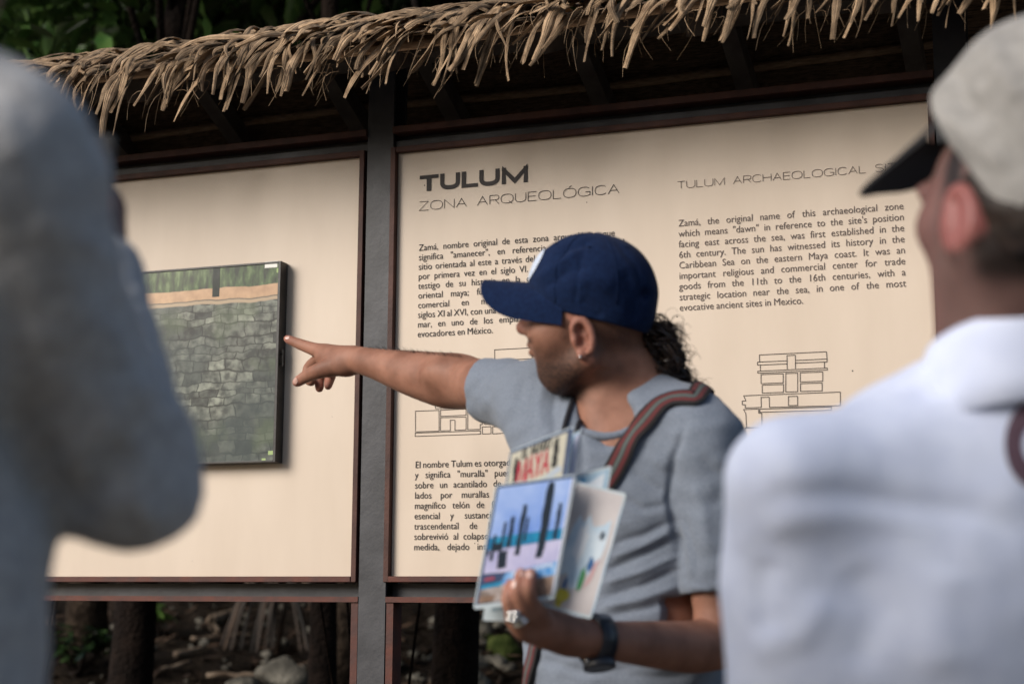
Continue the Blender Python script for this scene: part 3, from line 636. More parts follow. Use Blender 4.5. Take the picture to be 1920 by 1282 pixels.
# ------------------------------------------------------------------ sculpting: smooth-blended solids on a grid, one skin
class Sculpt:
    def __init__(s, vox): s.v = vox; s.ops = []; s.lo = np.full(3, 1e9); s.hi = np.full(3, -1e9)
    def _bb(s, lo, hi): s.lo = np.minimum(s.lo, lo); s.hi = np.maximum(s.hi, hi)
    def cone(s, a, b, ra, rb, k=0.012, sub=False, flat=None):
        a, b = np.asarray(a, float), np.asarray(b, float); m = max(ra, rb)
        lo, hi = np.minimum(a, b)-m, np.maximum(a, b)+m
        if not sub: s._bb(lo, hi)
        s.ops.append(('s' if sub else 'u', 'cone', (a, b, ra, rb), lo, hi, k)); return s
    def chain(s, pts, rads, k=0.012):
        P = [np.asarray(p, float) for p in pts]; n = len(P); q, r = [], []      # Catmull-Rom, so that limbs swell and taper without rings
        for i in range(n-1):
            a, b, c, d = P[max(i-1, 0)], P[i], P[i+1], P[min(i+2, n-1)]; e, f, g, h = rads[max(i-1, 0)], rads[i], rads[i+1], rads[min(i+2, n-1)]
            for t in ((0, .25, .5, .75) if n > 2 else (0,)):
                w0, w1, w2, w3 = -.5*t+t*t-.5*t**3, 1-2.5*t*t+1.5*t**3, .5*t+2*t*t-1.5*t**3, -.5*t*t+.5*t**3
                q.append(w0*a+w1*b+w2*c+w3*d); r.append(w0*e+w1*f+w2*g+w3*h)
        q.append(P[-1]); r.append(rads[-1]); pts, rads = q, r
        if n > 2: k = min(k, 0.006)
        for i in range(len(pts)-1): s.cone(pts[i], pts[i+1], rads[i], rads[i+1], k)
        return s
    def ell(s, c, r, ax=None, k=0.012, sub=False):
        c = np.asarray(c, float); r = np.asarray(r, float); ax = np.eye(3) if ax is None else np.asarray(ax, float)
        e = np.sqrt(((ax*r[:, None])**2).sum(0)); lo, hi = c-e, c+e
        if not sub: s._bb(lo, hi)
        s.ops.append(('s' if sub else 'u', 'ell', (c, r, ax), lo, hi, k)); return s
    def cut(s, o, n, rad, k=0.003):      # keep the side n points away from, within a ball's box of radius rad about o
        o = np.asarray(o, float); n = np.asarray(n, float); n = n/np.linalg.norm(n)
        s.ops.append(('c', 'pl', (o, n), o-rad, o+rad, k)); return s
    def mesh(s):
        v = s.v; lo = s.lo-4*v; n = np.ceil((s.hi+4*v-lo)/v).astype(int)+1
        F = np.full(n, 0.08, dtype=np.float32)
        for op, kind, par, blo, bhi, k in s.ops:
            mg = k+3*v if op != 'c' else 0
            i0 = np.clip(np.floor((blo-mg-lo)/v).astype(int), 0, n); i1 = np.clip(np.ceil((bhi+mg-lo)/v).astype(int)+1, 0, n)
            if (i1 <= i0).any(): continue
            X = (lo[0]+v*np.arange(i0[0], i1[0]))[:, None, None]; Y = (lo[1]+v*np.arange(i0[1], i1[1]))[None, :, None]; Z = (lo[2]+v*np.arange(i0[2], i1[2]))[None, None, :]
            sl = tuple(slice(a, b) for a, b in zip(i0, i1))
            if kind == 'cone':
                a, b, ra, rb = par; ba = b-a; L2 = max(ba@ba, 1e-12)
                h = np.clip(((X-a[0])*ba[0]+(Y-a[1])*ba[1]+(Z-a[2])*ba[2])/L2, 0, 1)
                d = np.sqrt((X-a[0]-h*ba[0])**2+(Y-a[1]-h*ba[1])**2+(Z-a[2]-h*ba[2])**2)-(ra+(rb-ra)*h)
            elif kind == 'ell':
                c, r, ax = par; q = [((X-c[0])*A[0]+(Y-c[1])*A[1]+(Z-c[2])*A[2]) for A in ax]
                k0 = np.sqrt(sum((q[i]/r[i])**2 for i in range(3))); k1 = np.sqrt(sum((q[i]/r[i]**2)**2 for i in range(3)))+1e-9
                d = np.where(k1 > 1e-6, k0*(k0-1)/k1, -r.min())
            else:
                o, nn = par; d = (X-o[0])*nn[0]+(Y-o[1])*nn[1]+(Z-o[2])*nn[2]
                A = F[sl]; F[sl] = np.maximum(A, d); continue
            A = F[sl]
            if op == 'u':
                h = np.clip(0.5+0.5*(d-A)/k, 0, 1); F[sl] = d*(1-h)+A*h-k*h*(1-h)
            else:
                d = -d; h = np.clip(0.5-0.5*(d-A)/k, 0, 1); F[sl] = d*(1-h)+A*h+k*h*(1-h)
        ins = F < 0
        c = np.zeros(n-1, dtype=np.int8)
        for dx in (0, 1):
            for dy in (0, 1):
                for dz in (0, 1): c += ins[dx:n[0]-1+dx, dy:n[1]-1+dy, dz:n[2]-1+dz]
        cells = np.argwhere((c > 0) & (c < 8)); idx = np.full(n-1, -1, dtype=np.int32); idx[tuple(cells.T)] = np.arange(len(cells))
        acc = np.zeros((len(cells), 3)); cnt = np.zeros(len(cells))
        cor = [(a, b, d) for a in (0, 1) for b in (0, 1) for d in (0, 1)]
        val = {q: F[cells[:, 0]+q[0], cells[:, 1]+q[1], cells[:, 2]+q[2]].astype(float) for q in cor}
        for q in cor:
            for ax in range(3):
                if q[ax]: continue
                q2 = list(q); q2[ax] = 1; q2 = tuple(q2); a, b = val[q], val[q2]; m = (a < 0) != (b < 0)
                t = np.where(m, a/(a-b+1e-20), 0); P = np.zeros((len(cells), 3)); P[:] = q; P[:, ax] = t
                acc[m] += P[m]; cnt[m] += 1
        V = lo+v*(cells+acc/cnt[:, None]); faces = []
        for ax in range(3):
            sA = [slice(None)]*3; sB = [slice(None)]*3; sA[ax] = slice(0, -1); sB[ax] = slice(1, None)
            E = np.argwhere(ins[tuple(sA)] != ins[tuple(sB)]); u, w_ = (ax+1) % 3, (ax+2) % 3
            E = E[(E[:, u] > 0) & (E[:, w_] > 0) & (E[:, u] < n[u]-1) & (E[:, w_] < n[w_]-1)]
            du = np.eye(3, dtype=int)[u]; dw = np.eye(3, dtype=int)[w_]
            qd = np.stack([idx[tuple((E-du-dw).T)], idx[tuple((E-dw).T)], idx[tuple(E.T)], idx[tuple((E-du).T)]], 1)
            fl = ~ins[tuple(E.T)]; qd[fl] = qd[fl][:, ::-1]; faces.append(qd)
        fc = np.concatenate(faces); fc = fc[(fc >= 0).all(1)]
        # a light relaxing pass
        for it in range(2):
            sm = np.zeros_like(V); ct = np.zeros(len(V))
            for i in range(4):
                for j in ((i+1) % 4, (i-1) % 4): np.add.at(sm, fc[:, i], V[fc[:, j]]); np.add.at(ct, fc[:, i], 1)
            V = V+0.45*(sm/np.maximum(ct, 1)[:, None]-V)
        return V, fc
def vnormals(V, fc):
    N_ = np.zeros_like(V); q = np.cross(V[fc[:, 2]]-V[fc[:, 0]], V[fc[:, 3]]-V[fc[:, 1]])
    for i in range(4): np.add.at(N_, fc[:, i], q)
    return N_/(np.linalg.norm(N_, axis=1)[:, None]+1e-12)
def relax(V, fc, n):
    ct = np.zeros(len(V))
    for i in range(4):
        for j in ((i+1) % 4, (i-1) % 4): np.add.at(ct, fc[:, i], 1)
    ct = np.maximum(ct, 1)[:, None]
    for it in range(n):
        sm = np.zeros_like(V)
        for i in range(4):
            for j in ((i+1) % 4, (i-1) % 4):
                for a in range(3): sm[:, a] += np.bincount(fc[:, i], V[fc[:, j], a], len(V))
        V = V+0.6*(sm/ct-V)
    return V
def vnoise(V, sc, seed=0, st=(1, 1, 1)):
    o = Vector((seed*7.3, seed*1.7, seed*3.9)); return np.array([noise.noise(Vector((p[0]*sc*st[0], p[1]*sc*st[1], p[2]*sc*st[2]))+o) for p in V])
def projv(V):
    q = V-CAM; d = q@AF; return 960+FPX*(q@AR)/d, 641-FPX*(q@AU)/d
def folds(V, N_, lst):                  # creases: polylines (photo px), half width (px), height (m), on the side that faces the lens
    x, y = projv(V); face = np.clip(-((N_*((V-CAM)/np.linalg.norm(V-CAM, axis=1)[:, None])).sum(1))*2.5, 0, 1); D = np.zeros(len(V))
    for pts, wd, am in lst:
        best = np.full(len(V), 1e9); tt = np.zeros(len(V)); n = len(pts)-1
        for i in range(n):
            a, b = np.array(pts[i], float), np.array(pts[i+1], float); ba = b-a
            h = np.clip(((x-a[0])*ba[0]+(y-a[1])*ba[1])/(ba@ba), 0, 1); d = np.hypot(x-a[0]-h*ba[0], y-a[1]-h*ba[1])
            m = d < best; best = np.where(m, d, best); tt = np.where(m, (i+h)/n, tt)
        D += am*np.exp(-(best/wd)**2)*np.clip(np.sin(np.clip(tt, 0.03, 0.97)*math.pi)*1.8, 0, 1)
    return D*face
def attr(o, name, vals):
    a = o.data.attributes.new(name, 'FLOAT', 'POINT'); a.data.foreach_set('value', np.clip(np.asarray(vals, dtype=np.float32), 0, 1))
def sstep(a, b, x): t = np.clip((x-a)/(b-a), 0, 1); return t*t*(3-2*t)

def stubbly(m, b, N, L, tc):            # the beard breaks up into short hairs
    for n in list(N):
        if n.type == 'ATTRIBUTE' and n.attribute_name == 'beard':
            t = n.outputs['Fac'].links[0].to_socket; x = N.new('ShaderNodeTexNoise'); x.inputs['Scale'].default_value = 520; x.inputs['Detail'].default_value = 2; L.new(tc.outputs['Object'], x.inputs[0])
            r = N.new('ShaderNodeMapRange'); r.inputs[1].default_value = .35; r.inputs[2].default_value = .62; r.inputs[3].default_value = .78; r.inputs[4].default_value = 1.15; L.new(x.outputs[0], r.inputs[0])
            y = N.new('ShaderNodeMath'); y.operation = 'MULTIPLY'; y.use_clamp = True; L.new(n.outputs['Fac'], y.inputs[0]); L.new(r.outputs[0], y.inputs[1]); L.new(y.outputs[0], t)
M_skin = mat('tanned_skin', (0.19, 0.086, 0.055), (0.295, 0.142, 0.094), 22, 0.6, 0.3, 260, 0.3, sss=0.12, attr=('beard', 'flush'), attr_col=((0.018, 0.011, 0.009), (0.34, 0.13, 0.10)), dist=0.0012, extra=stubbly)
M_skin2 = mat('fair_skin', (0.105, 0.058, 0.050), (0.15, 0.083, 0.070), 22, 0.5, 0.15, 260, 0.35, sss=0.15, attr=('flush', 'hairline'), attr_col=((0.36, 0.10, 0.09), (0.018, 0.011, 0.009)), dist=0.001)
M_hair = mat('black_curly_hair', (0.014, 0.009, 0.007), (0.045, 0.028, 0.020), 60, 0.4, spec=0.4)
M_hair2 = mat('dark_brown_hair', (0.012, 0.008, 0.006), (0.03, 0.018, 0.013), 60, 0.6)
M_tee = mat('grey_blue_tee', (0.132, 0.155, 0.195), (0.182, 0.208, 0.252), 420, 0.9, 0.35, 900, 0.1, sheen=0.15, dist=0.0008)
M_navy = mat('navy_cotton', (0.0028, 0.009, 0.034), (0.005, 0.015, 0.051), 160, 0.9, 0.5, 900, 0.12, sheen=0.03, dist=0.0008)
M_logo = mat('pale_embroidery', (0.55, 0.60, 0.68), (0.35, 0.42, 0.55), 300, 0.8, 0.6, 600)
M_jean = mat('dark_trousers', (0.03, 0.035, 0.05), (0.05, 0.055, 0.075), 120, 0.9, 0.3, 600)
M_shoe = mat('dark_shoe', (0.03, 0.028, 0.026), (0.05, 0.046, 0.042), 60, 0.6, 0.2)
M_silver = mat('silver', (0.75, 0.74, 0.72), (0.55, 0.54, 0.52), 300, 0.22, metal=1.0)
M_rubber = mat('black_rubber', (0.010, 0.012, 0.018), (0.016, 0.018, 0.026), 80, 0.4, 0.1, spec=0.5)
M_white_eye = mat('eye_white', (0.6, 0.56, 0.52), None, rough=0.15, spec=0.5); M_iris = mat('dark_iris', (0.012, 0.007, 0.005), None, rough=0.1, spec=0.6)

def head_solid(sc, W, nose=True, jaw=True):     # W(x fwd, y left, z up in metres) -> world; AXm = its axes
    AXm = np.array([W(1, 0, 0)-W(0, 0, 0), W(0, 1, 0)-W(0, 0, 0), W(0, 0, 1)-W(0, 0, 0)])
    e = lambda c, r, k=0.012, sub=False: sc.ell(W(*c), r, AXm, k, sub)
    e((-0.004, 0, 0.056), (0.086, 0.070, 0.084)); e((0.040, 0, 0.020), (0.060, 0.064, 0.080), 0.03); e((0.046, 0, -0.028), (0.038, 0.046, 0.046), 0.020)
    for s in (-1, 1):
        sc.cone(W(-0.004, 0.056*s, -0.030), W(0.050, 0.016*s, -0.066), 0.017, 0.016, 0.03)
        e((0.066, 0.042*s, 0.006), (0.026, 0.022, 0.022), 0.025)                 # cheekbone
        e((0.086, 0.032*s, 0.030), (0.016, 0.018, 0.013), 0.008, True)           # eye socket
        e((0.081, 0.032*s, 0.0345), (0.016, 0.020, 0.006), 0.006)                # upper lid
        e((0.080, 0.032*s, 0.0205), (0.015, 0.018, 0.005), 0.006)                # lower lid
        e((0.089, 0.030*s, 0.046), (0.013, 0.026, 0.008), 0.012)                 # brow
    sc.cone(W(0.090, 0, 0.042), W(0.110, 0, 0.018), 0.0085, 0.0105, 0.010)
    e((0.109, 0, 0.0155), (0.0125, 0.0125, 0.0105), 0.006)
    for s in (-1, 1):
        e((0.100, 0.0125*s, 0.011), (0.011, 0.0075, 0.0085), 0.006); e((0.104, 0.007*s, 0.0035), (0.006, 0.0035, 0.004), 0.002, True)
    e((0.087, 0, -0.005), (0.012, 0.022, 0.012), 0.012)
    e((0.0945, 0, -0.0115), (0.0095, 0.023, 0.0058), 0.005); e((0.0915, 0, -0.0225), (0.0095, 0.021, 0.0065), 0.005)
    e((0.102, 0, -0.0165), (0.010, 0.020, 0.0014), 0.003, True)
    e((0.070, 0, -0.052), (0.013, 0.020, 0.016), 0.014)
    # ears
    for s in (-1, 1):
        c = np.array((0.006, 0.071*s, 0.002)); tl = R(12)
        axe = np.array([AXm[0]*math.cos(tl)+AXm[2]*math.sin(tl)*-1, AXm[1]*s*0.94-AXm[0]*0.34, AXm[2]*math.cos(tl)+AXm[0]*math.sin(tl)]); axe = axe/np.linalg.norm(axe, axis=1)[:, None]
        wc = W(*c)
        sc.ell(wc, (0.0165, 0.0085, 0.0300), axe, 0.006)
        rim = []
        for a in np.linspace(R(-150), R(95), 15): rim.append(wc+axe[1]*(0.0085+0.003*math.cos(a/2))+axe[0]*(-0.0150*math.cos(a+R(90)-R(90)))*1.0*math.cos(0)+axe[2]*0.0)
        rim = [wc+axe[1]*0.0085+axe[0]*(-0.0150*math.sin(a))+axe[2]*(0.0265*math.cos(a)) for a in np.linspace(R(-55), R(150), 14)]
        sc.chain(rim, [0.0038]*14, 0.004)
        sc.ell(wc+axe[1]*0.0095+axe[0]*0.002+axe[2]*0.010, (0.0075, 0.0065, 0.0095), axe, 0.003, True)
        sc.ell(wc+axe[1]*0.0100+axe[0]*0.003-axe[2]*0.005, (0.0070, 0.0100, 0.0095), axe, 0.003, True)
        sc.ell(wc+axe[1]*0.0075+axe[0]*0.0115-axe[2]*0.004, (0.0045, 0.0050, 0.0065), axe, 0.003)     # tragus
        sc.ell(wc+axe[1]*0.0050+axe[0]*0.004-axe[2]*0.026, (0.0085, 0.0060, 0.0085), axe, 0.004)      # lobe
    return AXm
def eyes(W, AXm, parent, mi=M_iris):
    for s in (-1, 1):
        bm = bmesh.new(); bmesh.ops.create_uvsphere(bm, u_segments=18, v_segments=12, radius=0.0118); c = W(0.0765, 0.032*s, 0.0275)
        vs = [c+AXm[0]*v.co.z+AXm[1]*v.co.x+AXm[2]*v.co.y for v in bm.verts]; fs = [[v.index for v in f.verts] for f in bm.faces]
        mi_ = [1 if sum(bm.verts[i].co.z if False else v_.co.z for i, v_ in enumerate(f.verts))/len(f.verts) > 0.0095 else 0 for f in bm.faces]; bm.free()
        o = mesh_obj('eye', vs, fs, [M_white_eye, mi], parent); o.data.polygons.foreach_set('material_index', mi_)
def bodyframe(yaw_img, pitch=0.0, roll=0.0):
    """axes for someone facing yaw_img degrees: 0 = to the picture's left, 90 = away from the lens"""
    a = R(yaw_img); f = -RH*math.cos(a)+FH*math.sin(a); l = np.cross(ZU, f); u = ZU.copy()
    f, u = f*math.cos(pitch)+u*math.sin(pitch), u*math.cos(pitch)-f*math.sin(pitch)
    l, u = l*math.cos(roll)+u*math.sin(roll), u*math.cos(roll)-l*math.sin(roll)
    return f, l, u

# ================================================================== the guide
gbase = pw(1172, 1180, 2.52); gbase[2] = 0.004
guide = empty('person', tuple(gbase)); tag(guide, 'man in navy cap and grey T-shirt pointing at the framed photograph, cards in hand', 'person')
hf, hl, hu = bodyframe(12, R(3), R(-8))
HO = pw(1112, 637, 2.50)
W = lambda x, y, z: HO+hf*x+hl*y+hu*z
B = Sculpt(0.0026)
AXg = head_solid(B, W)
B.cone(pw(1150, 700, 2.515), pw(1172, 850, 2.535), 0.055, 0.063, 0.03)                          # neck
B.cone(pw(1118, 770, 2.48), pw(1150, 850, 2.46), 0.020, 0.03, 0.03)
B.cone(pw(1190, 690, 2.53), pw(1232, 790, 2.555), 0.046, 0.05, 0.03)
bs_, bf_ = (RH*.76-FH*.65), (-RH*.65-FH*.76); BX = np.array([bs_, bf_, ZU])
B.ell(pw(1178, 900, 2.53), (0.165, 0.108, 0.16), BX, 0.04); B.ell(pw(1172, 1120, 2.53), (0.148, 0.108, 0.24), BX, 0.05)
B.cone(pw(1060, 775, 2.60), pw(1295, 815, 2.44), 0.04, 0.045, 0.04)
B.cone(pw(1172, 1250, 2.53), pw(1172, 1390, 2.53), 0.13, 0.12, 0.04)
# right arm (points to the board)
B.chain([pw(1010, 748, 2.64), pw(905, 722, 2.80), pw(862, 716, 2.88), pw(830, 712, 2.91), pw(770, 699, 2.955), pw(705, 682, 3.01), pw(664, 673, 3.05)], [0.052, 0.0435, 0.0465, 0.0475, 0.0395, 0.0275, 0.0232], 0.014)
B.ell(pw(845, 700, 2.87), (0.05, 0.035, 0.030), np.array([RH, FH, ZU]), 0.02)
B.chain([pw(664, 673, 3.05), pw(640, 675, 3.07), pw(612, 668, 3.10)], [0.0236, 0.0262, 0.0225], 0.012)
B.cone(pw(640, 684, 3.05), pw(618, 692, 3.06), 0.0175, 0.0145, 0.014)
B.ell(pw(652, 690, 3.05), (0.020, 0.016, 0.014), np.array([RH, FH, ZU]), 0.012)
B.chain([pw(612, 661, 3.10), pw(590, 655, 3.12), pw(562, 645, 3.145), pw(538, 635, 3.165)], [0.0150, 0.0115, 0.0092, 0.0068], 0.006)            # index
B.chain([pw(625, 686, 3.06), pw(600, 694, 3.065), pw(577, 704, 3.085), pw(556, 717, 3.10)], [0.0165, 0.0135, 0.0108, 0.0080], 0.006)           # thumb
B.chain([pw(600, 672, 3.125), pw(580, 688, 3.15), pw(576, 708, 3.14), pw(584, 716, 3.125)], [0.0115, 0.0100, 0.0090, 0.0078], 0.004)          # middle
B.chain([pw(612, 682, 3.13), pw(600, 705, 3.155), pw(599, 728, 3.135)], [0.0115, 0.0098, 0.0080], 0.003)
B.chain([pw(625, 688, 3.12), pw(619, 708, 3.14), pw(615, 724, 3.125)], [0.0110, 0.0094, 0.0072], 0.003)
# left arm (holds the cards)
B.chain([pw(1322, 830, 2.42), pw(1345, 1010, 2.40), pw(1356, 1195, 2.37)], [0.055, 0.047, 0.040], 0.015)
B.chain([pw(1356, 1200, 2.37), pw(1300, 1212, 2.335), pw(1230, 1208, 2.29), pw(1160, 1202, 2.235), pw(1108, 1198, 2.205)], [0.038, 0.0360, 0.0320, 0.0265, 0.0240], 0.012)
B.chain([pw(1108, 1198, 2.205), pw(1060, 1190, 2.185), pw(1018, 1170, 2.165)], [0.0240, 0.0262, 0.0245], 0.012)
B.cone(pw(1020, 1185, 2.16), pw(998, 1180, 2.145), 0.0190, 0.0150, 0.015)
B.chain([pw(1016, 1160, 2.145), pw(998, 1136, 2.118), pw(989, 1106, 2.105), pw(996, 1074, 2.113)], [0.0140, 0.0098, 0.0084, 0.0068], 0.006)     # index
B.chain([pw(1008, 1168, 2.145), pw(986, 1146, 2.113), pw(970, 1110, 2.104), pw(977, 1073, 2.113)], [0.0135, 0.0096, 0.0082, 0.0066], 0.0025)     # middle
B.chain([pw(1002, 1178, 2.145), pw(973, 1164, 2.118), pw(952, 1128, 2.108), pw(957, 1093, 2.117)], [0.0130, 0.0092, 0.0080, 0.0064], 0.0025)     # ring
B.chain([pw(1002, 1190, 2.15), pw(978, 1184, 2.13), pw(960, 1160, 2.122), pw(958, 1138, 2.126)], [0.0130, 0.0098, 0.0084, 0.0068], 0.0035)       # little
B.chain([pw(1060, 1180, 2.20), pw(1040, 1150, 2.205), pw(1020, 1115, 2.20), pw(1010, 1090, 2.198)], [0.0160, 0.0125, 0.0105, 0.0082], 0.006)      # thumb, behind the cards
V, fc = B.mesh()
gb = mesh_obj('body', V, fc, M_skin, guide)
loc = (V-HO)@np.array([hf, hl, hu]).T
nz = vnoise(V, 60, 1)*0.006
x_, y_, z_ = loc.T; inhead = sstep(0.2, 0.16, np.abs(x_))*sstep(-0.105, -0.09, z_)*sstep(.11, .10, np.abs(y_))
fr_ = sstep(0.0, 0.02, x_+nz)
jaw = fr_*sstep(-0.018, -0.042, z_+nz+0.30*(0.06-x_)*(x_ < 0.06)*0.35)*0.97
stub = 0.78*sstep(-0.005, 0.015, x_+nz)*sstep(0.004, -0.025, z_+nz*1.2-0.25*(0.045-x_))*(x_ < 0.09)
mous = 0.85*sstep(0.080, 0.088, x_)*sstep(0.004, -0.002, z_+nz*.5)*sstep(-0.011, -0.0075, z_)+0.5*sstep(.07, .08, x_)*sstep(-0.027, -0.033, z_)
lips = 0.5*sstep(0.088, 0.093, x_)*sstep(-0.004, -0.008, z_)*sstep(-0.031, -0.027, z_)
sideh = 0.62*sstep(0.012, -0.004, x_+nz)*sstep(-0.030, 0.012, z_+nz*2+0.25*(x_+.05))*(z_ > -0.05)
sburn = 0.6*sstep(0.045, 0.030, x_+nz)*sstep(0.012, 0.022, x_+nz)*sstep(-0.025, -0.01, z_)
brow = 0.9*sstep(0.080, 0.086, x_)*sstep(0.038, 0.041, z_+nz*.4)*sstep(0.052, 0.049, z_)*sstep(0.008, 0.012, np.abs(y_))
isear = (np.abs(y_) > 0.0695)*(np.abs(x_) < 0.03)
bd = np.maximum.reduce([jaw, stub, mous, lips*0.8, sideh, sburn, brow])*inhead*(1-isear)*(0.86+0.14*np.clip(vnoise(V, 300, 2)*2, -1, 1))
attr(gb, 'beard', bd)
dtip = np.full(len(V), 1.0)
for pt in ((538, 635, 3.165), (556, 717, 3.10), (599, 728, 3.135), (615, 724, 3.125), (993, 1074, 2.11), (979, 1072, 2.11), (962, 1093, 2.115)): dtip = np.minimum(dtip, np.linalg.norm(V-pw(*pt), axis=1))
attr(gb, 'flush', 0.45*sstep(0.03, 0.008, dtip)+0.35*isear*inhead+0.25*inhead*sstep(0.098, 0.108, x_))
eyes(W, AXg, guide)
# fine dark hair along the pointing forearm
b = MB(); q = random.Random(21); BT = BVHTree.FromPolygons([tuple(v) for v in V], [tuple(map(int, f)) for f in fc])
for k in range(260):
    x = q.uniform(690, 870); top = np.interp(x, [690, 760, 830, 870], [650, 657, 664, 668]); y = top+q.random()*3.5
    c0 = pw(x, y, 1.0); hit, nrm, _, _ = BT.ray_cast(Vector(CAM), Vector(c0-CAM).normalized())
    if hit is None: continue
    h = np.array(hit); n_ = np.array(nrm); d = n_*0.8-RH*0.9*q.uniform(.5, 1)+ZU*q.uniform(-.2, .5)+FH*.3; d /= np.linalg.norm(d); ln = q.uniform(0.006, 0.013)
    b.tube([h-n_*0.0005, h+d*ln*.5, h+d*ln-ZU*0.001], [0.00016, 0.00013, 0.00006], 3, caps=False)
b.build('arm_hair', M_hair, guide)
# nails
M_nail = mat('finger_nail', (0.46, 0.27, 0.22), (0.5, 0.31, 0.26), 60, 0.3, spec=0.5)
def nail(px_, py_, ln, wd, ang):
    c0 = pw(px_, py_, 1.0); hit, nrm, _, _ = BT.ray_cast(Vector(CAM), Vector(c0-CAM).normalized())
    if hit is None: return
    h, n_ = np.array(hit), np.array(nrm); a = RH*math.cos(R(ang))+AU*math.sin(R(ang)); a = a-n_*(a@n_); a /= np.linalg.norm(a); s = np.cross(n_, a); P = []
    for i in range(7):
        t = -1+2*i/6; ww = wd*math.sqrt(max(1-(abs(t)**3), 0.12))
        P.append([h+a*ln*t+s*ww*u+n_*(0.0009-0.25*ww*u*u*0.8) for u in np.linspace(-1, 1, 7)])
    b = MB(); b.grid(P); b.build('fingernail', M_nail, guide, smooth=True)
nail(554, 714, 0.0065, 0.0055, 215); nail(539, 633, 0.005, 0.0035, 170); nail(993, 1076, .0055, .0045, 95); nail(979, 1074, .0055, .0045, 95); nail(962, 1095, .005, .0042, 95)
# ear stud
c0 = pw(1088, 668, 1.0); hit, nrm, _, _ = BT.ray_cast(Vector(CAM), Vector(c0-CAM).normalized())
if hit is not None:
    bm = bmesh.new(); bmesh.ops.create_icosphere(bm, subdivisions=2, radius=0.0024); mesh_obj('ear_stud', [np.array(hit)+np.array(nrm)*0.002+np.array(v.co) for v in bm.verts], [[v.index for v in f.verts] for f in bm.faces], M_silver, guide); bm.free()
# chunky silver ring
b = MB(); rc_ = pw(974, 1158, 2.117); ax_ = pw(963, 1142, 2.112)-rc_; ax_ /= np.linalg.norm(ax_); e1 = np.cross(ax_, ZU); e1 /= np.linalg.norm(e1); e2_ = np.cross(ax_, e1)
for o_ in (-0.004, 0.0, 0.004): b.tube([rc_+ax_*o_+0.0112*(math.cos(t)*e1+math.sin(t)*e2_) for t in np.linspace(0, 2*math.pi, 22)], 0.0026, 7)
for k in range(7):
    bm = bmesh.new(); bmesh.ops.create_icosphere(bm, subdivisions=2, radius=0.0048); tt = (random.Random(k).uniform(-.006, .006), random.Random(k+50).uniform(-.006, .006))
    cc = pw(962, 1157, 2.10)+AR*tt[0]+AU*tt[1]; b.add([cc+np.array(v.co) for v in bm.verts], [[v.index for v in f.verts] for f in bm.faces]); bm.free()
b.build('silver_ring', M_silver, guide, smooth=True)

# ---- cap
def cap_shell(name, sc_fn, vox, cut_o, cut_n, m, parent, folds_=None, nz_=(0.0, 20), seed=0, inner=0.0035):
    s = Sculpt(vox); sc_fn(s, 0); s.cut(cut_o, cut_n, 0.4); V, fc = s.mesh(); N_ = vnormals(V, fc)
    d = nz_[0]*vnoise(V, nz_[1], seed)
    if folds_: d = d+1.7*folds(V, N_, folds_)
    V = V+N_*d[:, None]; return mesh_obj(name, V, fc, m, parent), V, fc
def gcap(s, g):
    s.ell(W(0.000, 0, 0.080), (0.092-g, 0.081-g, 0.082-g), AXg, 0.02); s.ell(W(0.030, 0, 0.085), (0.066-g, 0.076-g, 0.064-g), AXg, 0.03)
    s.cone(W(-0.022, 0, 0.07), W(-0.018, 0, 0.045), 0.070-g, 0.075-g, 0.03)
co = pw(1140, 607, 2.45); a_, b_ = pw(1060, 588, 2.45), pw(1212, 628, 2.45); cn = np.cross(b_-a_, hl); cn = cn/np.linalg.norm(cn)
if cn[2] > 0: cn = -cn
gf = [([(1030, 500), (1065, 465), (1120, 450)], 7, -0.0022), ([(1000, 530), (1040, 495), (1090, 470)], 8, 0.0022), ([(1015, 545), (1060, 510), (1100, 500)], 9, -0.002), ([(1150, 445), (1195, 500), (1220, 570)], 6, -0.0015),
      ([(1165, 500), (1195, 560), (1190, 610)], 14, -0.003), ([(1060, 540), (1110, 520), (1160, 540)], 16, 0.002), ([(1085, 560), (1130, 600)], 12, -0.0018), ([(1205, 545), (1222, 560)], 10, -0.004), ([(1100, 448), (1085, 510), (1075, 590)], 4, -0.001)]
capo, CV, CF = cap_shell('cap', gcap, 0.003, co, cn, M_navy, guide, gf, (0.0034, 14), 3)
CT = BVHTree.FromPolygons([tuple(v) for v in CV], [tuple(map(int, f)) for f in CF])
